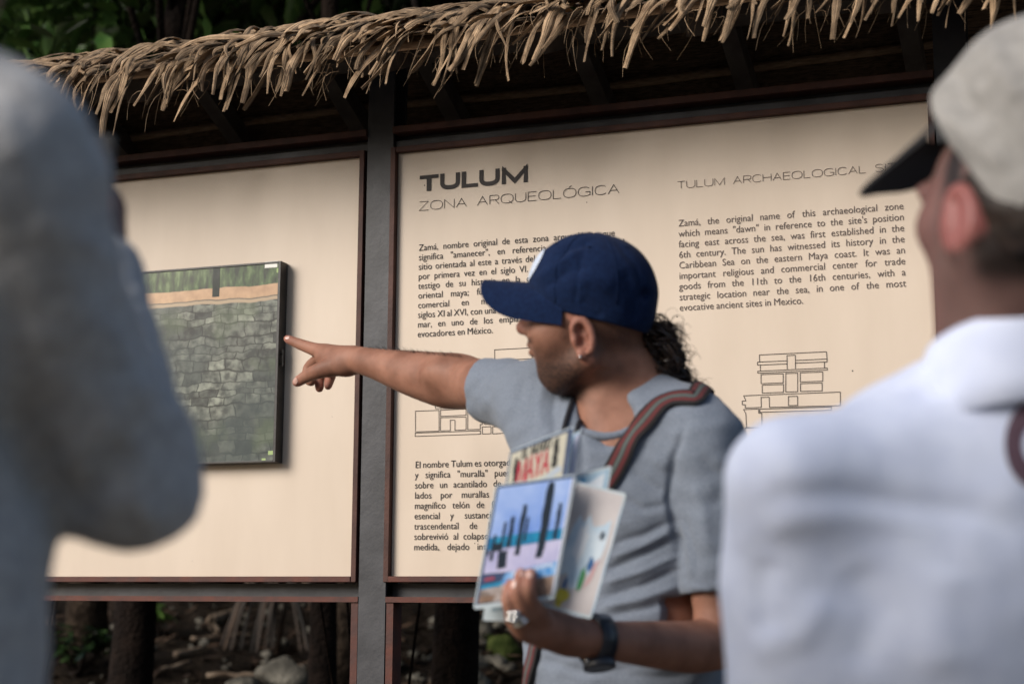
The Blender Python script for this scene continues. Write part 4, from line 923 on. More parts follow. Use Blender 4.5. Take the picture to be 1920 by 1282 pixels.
# peak: a curved plate that droops to both sides
def peak(W_, x0, ln, half, z0, pitch, droop, m, parent, thick=0.0035, name='cap_peak', under=None):
    P = []; Q = []; nu, nv = 25, 11
    for j in range(nv):
        v = j/(nv-1); r1, r2 = [], []
        for i in range(nu):
            u = -1+2*i/(nu-1); a = u*R(62); base = (x0*math.cos(a)*1.0-0.012*(1-math.cos(a)), half*math.sin(a)/math.sin(R(62))); xc = x0*math.cos(R(62))-0.006
            tip = xc+(x0+ln-xc)*max(1-abs(u)**3.2, 0.0)**(1/2.6); x = base[0]+(max(tip, base[0])-base[0])*v; y = base[1]*(1+0.03*v)
            z = z0-droop*(abs(y)/half)**2*(0.42+0.58*v)-(x-x0)*math.tan(pitch)
            r1.append(W_(x, y, z+thick/2)); r2.append(W_(x, y, z-thick/2))
        P.append(r1); Q.append(r2)
    b = MB(); b.grid([r[::-1] for r in P]); n0 = len(b.v); b.grid(Q, mi=1)
    nA = nv*nu
    edge = [(nv-1)*nu+i for i in range(nu)]
    rim_t = [P[nv-1][i] for i in range(nu)]; rim_b = [Q[nv-1][i] for i in range(nu)]
    mid = [(np.asarray(a1)+np.asarray(b1))/2+(np.asarray(W_(1, 0, 0))-np.asarray(W_(0, 0, 0)))*thick*0.5 for a1, b1 in zip(rim_t, rim_b)]
    b.grid([rim_t, mid, rim_b])
    return b.build(name, [m, under or m], parent, smooth=True)
peak(W, 0.090, 0.084, 0.073, 0.0855, R(-2), 0.059, M_navy, guide)
def on_surface(tree, px_, py_, off=0.001):
    c0 = pw(px_, py_, 1.0); hit, nrm, _, _ = tree.ray_cast(Vector(CAM), Vector(c0-CAM).normalized())
    return (None, None) if hit is None else (np.array(hit)+np.array(nrm)*off, np.array(nrm))
# panel seams and eyelets
b = MB(); cc_ = W(0.0, 0, 0.075)
for az in (0, 58, 122, 180, 238, 302):
    pts = []
    for el in np.linspace(84, -14, 22):
        d_ = hf*math.cos(R(el))*math.cos(R(az))+hl*math.cos(R(el))*math.sin(R(az))+hu*math.sin(R(el)); hit, nrm, _, _ = CT.ray_cast(Vector(cc_+d_*0.3), Vector(-d_))
        if hit is not None and (not pts or np.linalg.norm(np.array(hit)-pts[-1]) < 0.04): pts.append(np.array(hit)+np.array(nrm)*0.0002)
    if len(pts) > 3: b.tube(pts, 0.0010, 5)
for az in (30, 90, 150):
    d_ = hf*math.cos(R(48))*math.cos(R(az))+hl*math.cos(R(48))*math.sin(R(az))+hu*math.sin(R(48)); hit, nrm, _, _ = CT.ray_cast(Vector(cc_+d_*0.3), Vector(-d_)); h, n_ = np.array(hit), np.array(nrm); e1 = np.cross(n_, ZU); e1 /= np.linalg.norm(e1); e2_ = np.cross(n_, e1)
    b.tube([h+n_*0.0006+0.0028*(math.cos(t)*e1+math.sin(t)*e2_) for t in np.linspace(0, 6.283, 14)], 0.0009, 5)
b.build('cap_seam', M_navy, guide, smooth=True)
# front emblem: a pale embroidered disc on the crown's front
P = []
for i in range(7):
    rr_ = i/6; row = []
    for k in range(24):
        a = 2*math.pi*k/24; y, z = 0.014+0.034*rr_*math.cos(a), 0.112+0.026*rr_*math.sin(a); o_ = W(0.16, y, z); hit, nrm, _, _ = CT.ray_cast(Vector(o_), Vector(-hf))
        row.append(np.array(hit)+np.array(nrm)*0.0016 if hit is not None else W(0.085, y, z))
    P.append(row)
b = MB(); b.grid(P, closed=True); b.build('cap_emblem', M_logo, guide, smooth=True)
p_, n_ = on_surface(CT, 1146, 446, 0.0)
bm = bmesh.new(); bmesh.ops.create_uvsphere(bm, u_segments=12, v_segments=8, radius=0.007); mesh_obj('cap_button', [W(-0.004, 0, 0.163)+hf*v.co.x+hl*v.co.y+hu*v.co.z*0.5 for v in bm.verts], [[v.index for v in f.verts] for f in bm.faces], M_navy, guide); bm.free()

# ---- ponytail of curls
b = MB(); q = random.Random(11)
axis = [pw(1205, 598, 2.50), pw(1236, 620, 2.50), pw(1246, 655, 2.50), pw(1252, 690, 2.51), pw(1272, 725, 2.53), pw(1296, 748, 2.55)]; rad_ = [0.018, 0.026, 0.026, 0.024, 0.025, 0.014]
def axp(t):
    f = t*(len(axis)-1); i = min(int(f), len(axis)-2); return axis[i]+(axis[i+1]-axis[i])*(f-i), rad_[i]+(rad_[i+1]-rad_[i])*(f-i)
for k in range(240):
    t0 = q.uniform(0, 0.55); ln = q.uniform(0.25, 0.6); ph = q.uniform(0, 6.28); ro = math.sqrt(q.random())*0.95; a0 = q.uniform(0, 6.28); fr2 = q.uniform(16, 34); amp = q.uniform(0.004, 0.012); pts = []
    for i in range(26):
        t = min(t0+ln*i/25, 1.0); c, r_ = axp(t); a = a0+0.6*math.sin(3*t+ph)
        pts.append(c+RH*(r_*ro*math.cos(a)+amp*math.cos(fr2*t+ph))+FH*(r_*ro*math.sin(a)+amp*math.sin(fr2*t+ph))+ZU*amp*math.sin(fr2*0.7*t+ph*2))
    b.tube(pts, [0.0016*(1-0.5*i/25) for i in range(26)], 4, caps=False)
for k in range(110):                       # flyaway curls at the back
    c, r_ = axp(q.uniform(0.1, 0.95)); out = RH*q.uniform(0.4, 1)+ZU*q.uniform(-.5, .6)+FH*q.uniform(-.6, .6); out /= np.linalg.norm(out); ph = q.uniform(0, 6.28); r2 = q.uniform(0.012, 0.032); pts = []
    for i in range(16):
        t = i/15; pts.append(c+out*(r_*0.7+r2*t)+RH*0.006*math.sin(9*t+ph)+ZU*0.008*math.cos(9*t+ph))
    b.tube(pts, [0.00055*(1-0.5*i/15) for i in range(16)], 3, caps=False)
b.build('ponytail', M_hair, guide)

# ---- T-shirt
T = Sculpt(0.0034)
T.ell(pw(1178, 900, 2.53), (0.180, 0.122, 0.175), BX, 0.05); T.ell(pw(1170, 1130, 2.53), (0.168, 0.126, 0.26), BX, 0.06); T.cone(pw(1172, 1250, 2.53), pw(1172, 1400, 2.53), 0.150, 0.150, 0.05)
T.cone(pw(1050, 768, 2.60), pw(1302, 826, 2.43), 0.055, 0.064, 0.04)
T.cone(pw(1175, 800, 2.54), pw(1290, 800, 2.46), 0.06, 0.05, 0.04); T.cone(pw(1175, 810, 2.54), pw(1080, 780, 2.60), 0.058, 0.05, 0.03)
T.cone(pw(1225, 765, 2.575), pw(1270, 790, 2.55), 0.05, 0.06, 0.03)
T.cone(pw(1020, 752, 2.61), pw(890, 729, 2.80), 0.066, 0.0515, 0.035)
T.cone(pw(1000, 770, 2.60), pw(1075, 880, 2.52), 0.052, 0.09, 0.05)
T.chain([pw(1318, 832, 2.42), pw(1338, 950, 2.41), pw(1360, 1140, 2.385)], [0.066, 0.063, 0.060], 0.03)
# open cuffs and neck
cR = pw(914, 729, 2.775); dR = pw(862, 716, 2.88)-pw(960, 735, 2.71); dR /= np.linalg.norm(dR); cutn = dR*1.0-AR*0.75-AU*0.10
T.cut(cR+cutn/np.linalg.norm(cutn)*0.0, cutn, 0.11); T.cone(cR+dR*0.05, cR-dR*0.03, 0.0490, 0.0450, 0.004, sub=True)
cL = pw(1357, 1106, 2.388); dL = pw(1357, 1150, 2.38)-pw(1345, 1050, 2.395); dL /= np.linalg.norm(dL)
T.cut(cL, dL, 0.085); T.cone(cL+dL*0.04, cL-dL*0.03, 0.0555, 0.052, 0.004, sub=True)
T.cone(pw(1150, 700, 2.515), pw(1160, 800, 2.515), 0.063, 0.066, 0.01, sub=True)
T.cone(pw(1135, 780, 2.47), pw(1150, 790, 2.43), 0.036, 0.034, 0.02, sub=True)
T.cut(pw(1172, 1395, 2.53), -ZU, 0.25)
V, fc = T.mesh(); N_ = vnormals(V, fc)
tf = [([(1268, 1012), (1195, 1045), (1125, 1075)], 8, -0.008), ([(1278, 1038), (1200, 1072), (1120, 1098)], 7, 0.006), ([(1282, 1062), (1205, 1098), (1120, 1122)], 8, -0.008), ([(1284, 1092), (1205, 1122), (1120, 1142)], 7, 0.006), ([(1286, 1115), (1210, 1140), (1130, 1155)], 7, -0.006),
      ([(1262, 978), (1200, 1005), (1140, 1022)], 8, -0.0065), ([(1262, 995), (1200, 1026), (1135, 1048)], 7, 0.005), ([(1256, 945), (1205, 955), (1160, 930)], 9, -0.005), ([(1252, 925), (1215, 905), (1180, 880)], 10, -0.0045), ([(1250, 880), (1225, 860)], 9, 0.003),
      ([(1292, 1108), (1270, 1010), (1254, 935), (1262, 860), (1285, 790)], 7, -0.010), ([(1310, 850), (1350, 900), (1345, 960)], 14, -0.005), ([(1300, 900), (1320, 960), (1330, 1050)], 12, 0.005), ([(1280, 960), (1305, 1040), (1310, 1090)], 8, -0.005),
      ([(1048, 705), (1036, 770), (1040, 835)], 8, -0.007), ([(1066, 745), (1058, 800), (1060, 850)], 7, 0.006), ([(1024, 700), (1012, 760), (1015, 810)], 9, 0.005), ([(985, 700), (975, 745), (965, 785)], 10, -0.003), ([(1082, 790), (1092, 850), (1090, 900)], 8, -0.005),
      ([(895, 684), (898, 720), (912, 760), (930, 786)], 4, 0.0016), ([(1190, 840), (1230, 820), (1290, 830)], 12, -0.004), ([(1000, 1230), (1100, 1262), (1200, 1250)], 9, -0.005), ([(1290, 1099), (1340, 1104)], 4, 0.0025), ([(1130, 1262), (1230, 1270), (1300, 1262)], 10, -0.005)]
D = 0.72*folds(V, N_, tf)+0.0050*vnoise(V, 11, 5)+0.0028*vnoise(V, 26, 6, (1, 1, 1.8))
V = V+N_*D[:, None]; mesh_obj('t_shirt', V, fc, M_tee, guide)
TT = BVHTree.FromPolygons([tuple(v) for v in V], [tuple(map(int, f)) for f in fc])
# ribbed neckband
b = MB(); nb = []
ctr = pw(1160, 770, 2.515)
for t in np.linspace(0, 2*math.pi, 49):
    f_ = bf_*math.cos(t)+bs_*math.sin(t); z = -0.030*math.cos(t)-0.012-0.004*math.sin(t); rr_ = 0.076+0.010*math.cos(t)
    o_ = ctr+f_*(rr_)+ZU*z; hit, nrm, ix, ds = TT.find_nearest(Vector(o_)); nb.append(o_*0.35+np.array(hit)*0.65 if ds < 0.05 else o_)
for it in range(3): nb = [(nb[i-1 if i else -2]+nb[i]*2+nb[(i+1) % 48])/4 for i in range(48)]; nb.append(nb[0])
b.tube(nb, 0.0068, 8, caps=False); b.build('neckband', M_tee, guide, smooth=True)
# trousers and shoes
J = Sculpt(0.008); hipc = pw(1172, 1390, 2.53)
J.ell(hipc+ZU*-0.03, (0.165, 0.130, 0.12), BX, 0.05)
for s in (-1, 1):
    hp = hipc+bs_*0.09*s-ZU*0.05; kn = hp*1.0; kn[2] = 0.50; kn += bf_*0.01+bs_*0.02*s; an = kn.copy(); an[2] = 0.10; an -= bf_*0.02
    J.cone(hp, kn, 0.095, 0.068, 0.04); J.cone(kn, an, 0.066, 0.056, 0.04)
V, fc = J.mesh(); N_ = vnormals(V, fc); V = V+N_*(0.006*vnoise(V, 12, 9))[:, None]; mesh_obj('trousers', V, fc, M_jean, guide)
def shoe(an, f_, parent):
    s = Sculpt(0.006); a = np.array([an[0], an[1], 0.055]); s.cone(a-f_*0.04, a+f_*0.15-ZU*0.012, 0.045, 0.036, 0.03); s.cone(a, a+ZU*0.06, 0.045, 0.048, 0.03); s.cut(np.array([an[0], an[1], 0.006]), -ZU, 0.3)
    V, fc = s.mesh(); mesh_obj('shoe', V, fc, M_shoe, parent)
for s in (-1, 1): shoe(hipc+bs_*0.11*s, bf_, guide)
# watch
wc, wd_ = pw(1118, 1199, 2.213), pw(1160, 1202, 2.235)-pw(1108, 1198, 2.205); wd_ /= np.linalg.norm(wd_); e1 = np.cross(wd_, ZU); e1 /= np.linalg.norm(e1); e2_ = np.cross(wd_, e1)
if e2_[2] < 0: e2_ = -e2_
b = MB(); P = []
for o_, rr_ in ((-0.013, 0.0285), (-0.0125, 0.0325), (0.0125, 0.0330), (0.013, 0.0290)): P.append([wc+wd_*o_+rr_*(math.cos(t)*e1*0.95+math.sin(t)*e2_*1.06) for t in np.linspace(0, 2*math.pi, 40)])
b.grid(P); wt = b.build('wrist_watch', M_rubber, guide, smooth=True)
dn = -e2_*0.93+e1*0.25*np.sign(-(e1@AF)); dn /= np.linalg.norm(dn)
b = MB(); cc = wc+dn*0.036; tx = np.cross(dn, wd_)
for h_, rr_ in ((0.0, 0.0215), (0.004, 0.0225), (0.009, 0.0215), (0.010, 0.0170)): pass
P = [[cc+dn*h_+rr_*(math.cos(t)*wd_+math.sin(t)*tx) for t in np.linspace(0, 2*math.pi, 33)] for h_, rr_ in ((-0.008, 0.0195), (-0.006, 0.0220), (0.003, 0.0228), (0.005, 0.0205), (0.0042, 0.0185), (0.004, 0.0001))]
b.grid(P); b.build('watch_case', M_rubber, guide, smooth=True)
b = MB(); kp = wc-wd_*0.016-e2_*0.026-AF*0.012; bm = bmesh.new(); bmesh.ops.create_icosphere(bm, subdivisions=2, radius=0.0032); b.add([kp+np.array(v.co) for v in bm.verts], [[v.index for v in f.verts] for f in bm.faces]); bm.free(); b.build('watch_crown', M_silver, guide, smooth=True)
M_keeper = mat('grey_keeper', (0.16, 0.16, 0.17), None, rough=0.5)
b = MB(); b.grid([[wc+wd_*o_+0.0345*(math.cos(t)*e1*0.95+math.sin(t)*e2_*1.06) for t in np.linspace(R(50), R(130), 14)] for o_ in (-0.012, 0.012)]); b.build('strap_keeper', M_keeper, guide, smooth=True)

# ---- bag with a woven strap
M_strap = bpy.data.materials.new('woven_strap'); M_strap.use_nodes = True
def strapmat(m):
    t = m.node_tree; N = t.nodes; L = t.links; b = N['Principled BSDF']; b.inputs['Roughness'].default_value = 0.9
    a = N.new('ShaderNodeAttribute'); a.attribute_name = 'across'; r = N.new('ShaderNodeValToRGB'); r.color_ramp.interpolation = 'LINEAR'; e = r.color_ramp.elements
    st = [(0, (.008, .007, .008)), (.16, (.010, .009, .010)), (.20, (.11, .018, .020)), (.36, (.14, .026, .027)), (.40, (.02, .018, .02)), (.46, (.09, .11, .105)), (.58, (.11, .13, .12)), (.63, (.02, .018, .02)), (.68, (.14, .026, .027)), (.84, (.11, .018, .020)), (.88, (.010, .009, .010)), (1, (.008, .007, .008))]
    while len(e) < len(st): e.new(.5)
    for q_, (p, c) in zip(e, st): q_.position = p; q_.color = (*c, 1)
    L.new(a.outputs['Fac'], r.inputs[0]); tc = N.new('ShaderNodeTexCoord'); n = N.new('ShaderNodeTexNoise'); n.inputs['Scale'].default_value = 700; L.new(tc.outputs['Object'], n.inputs[0])
    mx = N.new('ShaderNodeMixRGB'); mx.blend_type = 'MULTIPLY'; mx.inputs[0].default_value = .5; L.new(r.outputs[0], mx.inputs[1]); L.new(n.outputs[0], mx.inputs[2]); L.new(mx.outputs[0], b.inputs['Base Color'])
    bp = N.new('ShaderNodeBump'); bp.inputs['Strength'].default_value = .6; bp.inputs['Distance'].default_value = .001; L.new(n.outputs[0], bp.inputs['Height']); L.new(bp.outputs[0], b.inputs['Normal'])
strapmat(M_strap)
bag = empty('shoulder_bag', tuple(pw(985, 1420, 2.50))); tag(bag, 'shoulder bag on a red, grey and black woven strap slung across the pointing man', 'bag')
def ribbon(b, cen, nrm, wd, vals):
    n = len(cen); P = []; U = []
    for i in range(n):
        t = cen[min(i+1, n-1)]-cen[max(i-1, 0)]; t /= np.linalg.norm(t); s = np.cross(t, nrm[i]); s /= np.linalg.norm(s)
        P.append([cen[i]+s*wd*u+nrm[i]*0.0022*(1-abs(u*2)**4) for u in (-.5, -.47, -.3, -.1, .1, .3, .47, .5)]); U += [0, .03, .2, .4, .6, .8, .97, 1]
        for j in range(8):
            hit, nr, ix, ds = TT.find_nearest(Vector(P[-1][j])); hh, nn = np.array(hit), np.array(nr); sd_ = (P[-1][j]-hh)@nn
            if sd_ < 0.003: P[-1][j] = P[-1][j]+nn*(0.003-sd_)
    b.grid(P); vals += U
def strap_path(pxs, off=0.006):
    f = []
    for i in range(len(pxs)-1):
        for t in np.linspace(0, 1, 9)[:-1]: f.append(np.array(pxs[i])*(1-t)+np.array(pxs[i+1])*t)
    f.append(np.array(pxs[-1])); C_, N2 = [], []
    for p in f:
        h, n_ = on_surface(TT, p[0], p[1], off)
        if h is not None: C_.append(h); N2.append(n_)
    for it in range(6):
        C_ = [C_[0]]+[(C_[i-1]+2*C_[i]+C_[i+1])/4 for i in range(1, len(C_)-1)]+[C_[-1]]
        N2 = [N2[0]]+[(N2[i-1]+2*N2[i]+N2[i+1])/4 for i in range(1, len(N2)-1)]+[N2[-1]]
    out = []
    for c in C_:
        hit, nr, ix, ds = TT.find_nearest(Vector(c)); h = np.array(hit); nn = np.array(nr)
        if (c-h)@nn < off: c = h+nn*off
        out.append(c)
    N2 = [n_/np.linalg.norm(n_) for n_ in N2]; return out, N2
C1, N1 = strap_path([(1306, 752), (1285, 748), (1262, 750), (1238, 760), (1205, 795), (1172, 845), (1148, 890), (1105, 950), (1068, 1020), (1040, 1090), (1018, 1170), (1004, 1225), (992, 1278), (985, 1320), (982, 1370)])
# over the shoulder and down the back
end = C1[0]; back = [pw(1312, 735, 2.43), pw(1318, 722, 2.475), pw(1318, 735, 2.52), pw(1314, 775, 2.57), pw(1300, 840, 2.64), pw(1250, 950, 2.675), pw(1180, 1080, 2.68), pw(1090, 1220, 2.66), pw(1020, 1330, 2.60), pw(985, 1395, 2.53)]
bk, bn = [], []
for p in back:
    hit, nr, ix, ds = TT.find_nearest(Vector(p)); bk.append(np.array(hit)+np.array(nr)*0.013); bn.append(np.array(nr))
cen = bk[::-1]+C1; nrm = bn[::-1]+N1
for it in range(2):
    cen = [cen[0]]+[(cen[i-1]+2*cen[i]+cen[i+1])/4 if i < len(bk)+2 else cen[i] for i in range(1, len(cen)-1)]+[cen[-1]]
    nrm = [nrm[0]]+[(nrm[i-1]+2*nrm[i]+nrm[i+1])/4 for i in range(1, len(nrm)-1)]+[nrm[-1]]; nrm = [n_/np.linalg.norm(n_) for n_ in nrm]
b = MB(); vals = []; ribbon(b, cen, nrm, 0.032, vals); so = b.build('strap', M_strap, bag, smooth=True); attr(so, 'across', vals)
b = MB(); bc = pw(975, 1450, 2.47); b.box(-.13, .13, -.04, .04, -.13, .13, b=0.03); b.v = [tuple(bc+bs_*0.0+np.array([bf_[0]*v[0]+bs_[0]*v[1]*-1, bf_[1]*v[0]-bs_[1]*v[1], v[2]])-ZU*.06-bs_*0.03) for v in b.v]; b.build('pouch', M_strap, bag, smooth=True)
# thin black cord round his neck
M_cord = mat('black_cord', (0.012, 0.012, 0.016), None, rough=0.7)
lan = empty('lanyard', tuple(pw(1072, 780, 2.42))); tag(lan, 'thin black neck cord on the chest of the pointing man, under his beard', 'lanyard')
for pxs in ([(1078, 740), (1068, 768), (1058, 800), (1056, 850)], [(1097, 765), (1088, 785), (1080, 815), (1068, 860)]):
    c_, n_ = strap_path(pxs, 0.003)
    if len(c_) > 3: b = MB(); vals = []; ribbon(b, c_, n_, 0.0075, vals); b.build('cord', M_cord, lan, smooth=True)
# ------------------------------------------------------------------ the laminated cards
M_lam = mat('clear_lamination', (0.50, 0.58, 0.62), (0.58, 0.65, 0.68), 20, 0.22, spec=0.6)
M_lamd = mat('shaded_lamination_edge', (0.16, 0.20, 0.26), None, rough=0.3)
def plain(n, c, r=0.4): return mat(n, c, None, rough=r, coat=0.4)
class Card:
    def __init__(s, name, TL, TR, BL, label, thick=0.0014):
        s.o0, s.u, s.w = pw(*TL), pw(*TR)-pw(*TL), pw(*BL)-pw(*TL)
        s.n = np.cross(s.u, s.w); s.n /= np.linalg.norm(s.n)
        if s.n@AF > 0: s.n = -s.n
        s.layers = 0; b = MB(); q = []
        rr = 0.04
        for (cu, cw, a0) in ((1-rr, 1-rr*.8, 0), (rr, 1-rr*.8, 90), (rr, rr*.8, 180), (1-rr, rr*.8, 270)):
            for k in range(5): a = R(a0+22.5*k); q.append((cu+rr*math.cos(a), cw+rr*.8*math.sin(a)))
        f = [s.o0+s.u*x+s.w*y for x, y in q]; k_ = [p-s.n*thick for p in f]; n = len(q)
        b.add(f+k_, [tuple(range(n)), tuple(range(n, 2*n))[::-1]]+[(i, n+i, n+(i+1) % n, (i+1) % n) for i in range(n)])
        s.obj = b.build(name, M_lam, smooth=False); tag(s.obj, label, 'card')
    def P(s, x, y, k): return s.o0+s.u*x+s.w*y+s.n*(0.00025+0.00022*k)
    def poly(s, b, pts, k, mi): b.add([s.P(x, y, k) for x, y in pts], [tuple(range(len(pts)))], mi)
    def picture(s, name, b, mats): return b.build(name, mats, s.obj)
D0 = 2.128
front = Card('laminated_card', (929, 909, D0+.014), (1081, 888, D0-.004), (887, 1142, D0+.004), 'laminated photo card of dark stone columns against a blue sky, foremost in his hand')
def skymat(n, a, c, sc=8): return mat(n, a, c, sc, 0.35, coat=0.4)
mm = [skymat('pale_sky_print', (0.16, 0.30, 0.72), (0.42, 0.55, 0.86), 14), plain('column_print', (0.020, 0.030, 0.045)), skymat('sea_print', (0.015, 0.17, 0.36), (0.03, 0.30, 0.50), 60), skymat('plaza_print', (0.42, 0.42, 0.66), (0.58, 0.56, 0.76), 30),
      skymat('blue_lettering_band', (0.05, 0.26, 0.62), (0.35, 0.55, 0.82), 90), skymat('ruin_print', (0.20, 0.16, 0.14), (0.52, 0.46, 0.44), 70), plain('dark_margin_print', (0.05, 0.08, 0.16)), plain('red_print', (0.40, 0.08, 0.12)), skymat('brown_ruin_print', (0.22, 0.14, 0.10), (0.36, 0.25, 0.19), 80), plain('white_print', (0.7, 0.74, 0.85)), plain('yellow_print', (0.5, 0.45, 0.05))]
b = MB(); c = front
c.poly(b, [(.02, .01), (.985, .01), (.985, .965), (.02, .965)], 0, 6); c.poly(b, [(.05, .03), (.955, .03), (.955, .55), (.05, .55)], 1, 0); c.poly(b, [(.05, .43), (.955, .43), (.955, .52), (.05, .535)], 2, 2)
c.poly(b, [(.05, .53), (.955, .515), (.955, .74), (.05, .72)], 2, 3)
rr_ = random.Random(5)
for (x0, x1, y0, y1) in ((.665, .755, .035, .645), (.40, .455, .19, .60), (.275, .325, .275, .53), (.20, .235, .31, .56), (.475, .505, .295, .50), (.845, .89, .215, .51), (.095, .135, .405, .62), (.05, .075, .52, .575)):
    w_ = x1-x0; q = [(x0+w_*.1, y0+.01), (x0+w_*.5, y0), (x1-w_*.1, y0+.012)]
    n = 7
    q += [(x1+w_*rr_.uniform(-.12, .12), y0+(y1-y0)*(i+1)/n) for i in range(n)]+[(x0+w_*rr_.uniform(-.12, .12), y0+(y1-y0)*(n-i)/n) for i in range(n)]
    c.poly(b, q, 3, 1)
c.poly(b, [(.19, .56), (.30, .545), (.32, .69), (.21, .695)], 3, 1); c.poly(b, [(.135, .48), (.20, .48), (.20, .545), (.14, .55)], 3, 1)
c.poly(b, [(.33, .735), (.55, .715), (.955, .69), (.955, .80), (.05, .835), (.30, .80)], 3, 4); c.poly(b, [(.05, .835), (.955, .80), (.955, .96), (.05, .955)], 3, 5); c.poly(b, [(.05, .815), (.30, .80), (.30, .835), (.05, .845)], 4, 2); c.poly(b, [(.08, .757), (.20, .752), (.20, .775), (.08, .78)], 4, 7)
c.poly(b, [(.72, .83), (.93, .815), (.93, .95), (.72, .95)], 4, 8); c.poly(b, [(.05, .90), (.26, .905), (.22, .955), (.05, .955)], 4, 8); c.poly(b, [(.955, .03), (.975, .03), (.975, .955), (.955, .955)], 2, 9)
for k in range(9):   # white script on the blue band, too small in the photo to be read: pale pen marks
    x = .42+k*.055; y = .745-k*.004; c.poly(b, [(x, y), (x+.035, y-.012-rr_.random()*.01), (x+.04, y), (x+.01, y+.018)], 5, 9)
c.picture('printed_picture', b, mm)
maya = Card('laminated_card', (956, 845, D0+.030), (1076, 798, D0+.014), (934, 1010, D0+.024), 'laminated card lettered EL MUNDO MAYA in black and red, standing behind the column photo')
ma = [plain('cream_print', (0.60, 0.57, 0.46)), plain('black_print', (0.035, 0.035, 0.035)), plain('red_letter_print', (0.55, 0.035, 0.07)), skymat('pale_band_print', (0.55, 0.50, 0.30), (0.45, 0.55, 0.72), 12), plain('dark_rim_print', (0.06, 0.09, 0.17))]
c = maya; b = MB(); c.poly(b, [(.01, .015), (.99, .015), (.99, .985), (.01, .985)], 0, 4); c.poly(b, [(.035, .045), (.915, .045), (.915, .975), (.035, .975)], 1, 0)
def card_text(c, b, s, x0, x1, y0, y1, wd, mi, k):
    adv = [GL['Y'][0] if ch == 'Y' else GL[ch][0] for ch in s]; tot = sum(adv)+.3*(len(s)-1); x = 0
    for ch, a in zip(s, adv):
        for st in GL[ch][1]:
            tmp = MB(); stroke(tmp, [((x+p[0])/tot*(x1-x0)*1.0, (p[1])*(y0-y1)*-1) for p in st], wd); 
            b.add([c.P(x0+v[0], y1-v[2], k) for v in tmp.v], tmp.f, mi)
        x += a+.3
GL['Y'] = (1.1, [[(0,1),(.55,.5),(1.1,1)], [(.55,.5),(.55,0)]]); GL['D'] = (1.1, [[(0,0),(0,1),(.5,1)]+arc(.5,.5,.6,.5,90,-90,12)+[(0,0)]])
card_text(c, b, 'MAYA', .185, .665, .165, .43, .034, 2, 3); card_text(c, b, 'EL MUNDO', .22, .66, .045, .145, .018, 1, 3)
for (x, y0, y1, w_) in ((.115, .12, .48, .055), (.735, .07, .40, .075)):
    q = [(x+w_*(.5+.5*rr_.uniform(.3, 1)), y0+(y1-y0)*i/8) for i in range(9)]+[(x-w_*(.5*rr_.uniform(.1, .9)-.1), y0+(y1-y0)*(8-i)/8) for i in range(9)]; c.poly(b, q, 2, 1)
c.poly(b, [(.46, .50), (.86, .40), (.90, .47), (.50, .57)], 2, 3); c.picture('printed_picture', b, ma)
blue = Card('laminated_card', (985, 866, D0+.040), (1089, 805, D0+.028), (965, 1010, D0+.034), 'laminated card showing only a blue and white strip, behind the lettered card')
c = blue; b = MB(); c.poly(b, [(.02, .02), (.98, .02), (.98, .98), (.02, .98)], 0, 0); c.poly(b, [(.90, .04), (.99, .04), (.99, .9), (.88, .9)], 1, 1); c.poly(b, [(.80, .10), (.88, .08), (.86, .9), (.76, .9)], 1, 2); c.picture('printed_picture', b, [skymat('blue_edge_print', (0.10, 0.25, 0.42), (0.18, 0.38, 0.55), 50), plain('white_edge_print', (0.66, 0.67, 0.80)), plain('deep_blue_print', (0.02, 0.12, 0.30))])
pale = Card('laminated_card', (1040, 900, D0+.038), (1147, 872, D0+.028), (1010, 1090, D0+.03), 'laminated card with a pale blue corner peeping over the map card')
c = pale; b = MB(); c.poly(b, [(.03, .03), (.97, .03), (.97, .97), (.03, .97)], 0, 0); c.poly(b, [(.38, .10), (.55, .06), (.6, .24), (.40, .26)], 1, 1); c.poly(b, [(.62, .12), (.9, .06), (.9, .2), (.66, .26)], 1, 2); c.picture('printed_picture', b, [skymat('pale_blue_print', (0.25, 0.42, 0.55), (0.45, 0.60, 0.72), 40), plain('cyan_print', (0.05, 0.35, 0.60)), plain('white_spot_print', (0.7, 0.75, 0.8))])
mapc = Card('laminated_card', (1066, 898, D0+.024), (1175, 925, D0+.004), (1000, 1131, D0+.016), 'laminated map card in pale blue, pink and yellow, right of the column photo')
c = mapc; b = MB()
mp = [skymat('map_paper_print', (0.50, 0.46, 0.46), (0.62, 0.58, 0.57), 20), skymat('map_sea_print', (0.40, 0.55, 0.68), (0.68, 0.76, 0.82), 26), plain('map_red_print', (0.50, 0.16, 0.13)), plain('map_green_print', (0.07, 0.28, 0.11)), skymat('map_yellow_print', (0.58, 0.48, 0.04), (0.66, 0.58, 0.12), 60), plain('map_pink_print', (0.60, 0.38, 0.38)), plain('map_ink_print', (0.05, 0.07, 0.10)), plain('map_orange_print', (0.62, 0.36, 0.16)), plain('map_navy_print', (0.05, 0.14, 0.32)), plain('map_white_print', (0.74, 0.78, 0.82))]
def blob(c, b, x, y, rx, ry, k, mi, sd, n=14):
    q = random.Random(sd); c.poly(b, [(x+rx*q.uniform(.7, 1.2)*math.cos(a), y+ry*q.uniform(.7, 1.2)*math.sin(a)) for a in np.linspace(0, 2*math.pi, n, endpoint=False)], k, mi)
c.poly(b, [(.025, .02), (.965, .02), (.965, .975), (.025, .975)], 0, 0)
c.poly(b, [(.97, .10), (.995, .10), (.995, .97), (.965, .97)], 1, 1)
q = [(.28, .36), (.36, .24), (.44, .30), (.52, .22), (.62, .31), (.78, .28), (.88, .22), (.90, .42), (.86, .60), (.78, .70), (.70, .66), (.62, .80), (.50, .82), (.40, .70), (.30, .74), (.22, .60), (.26, .48)]
c.poly(b, q, 1, 1); blob(c, b, .50, .45, .10, .16, 2, 9, 3)
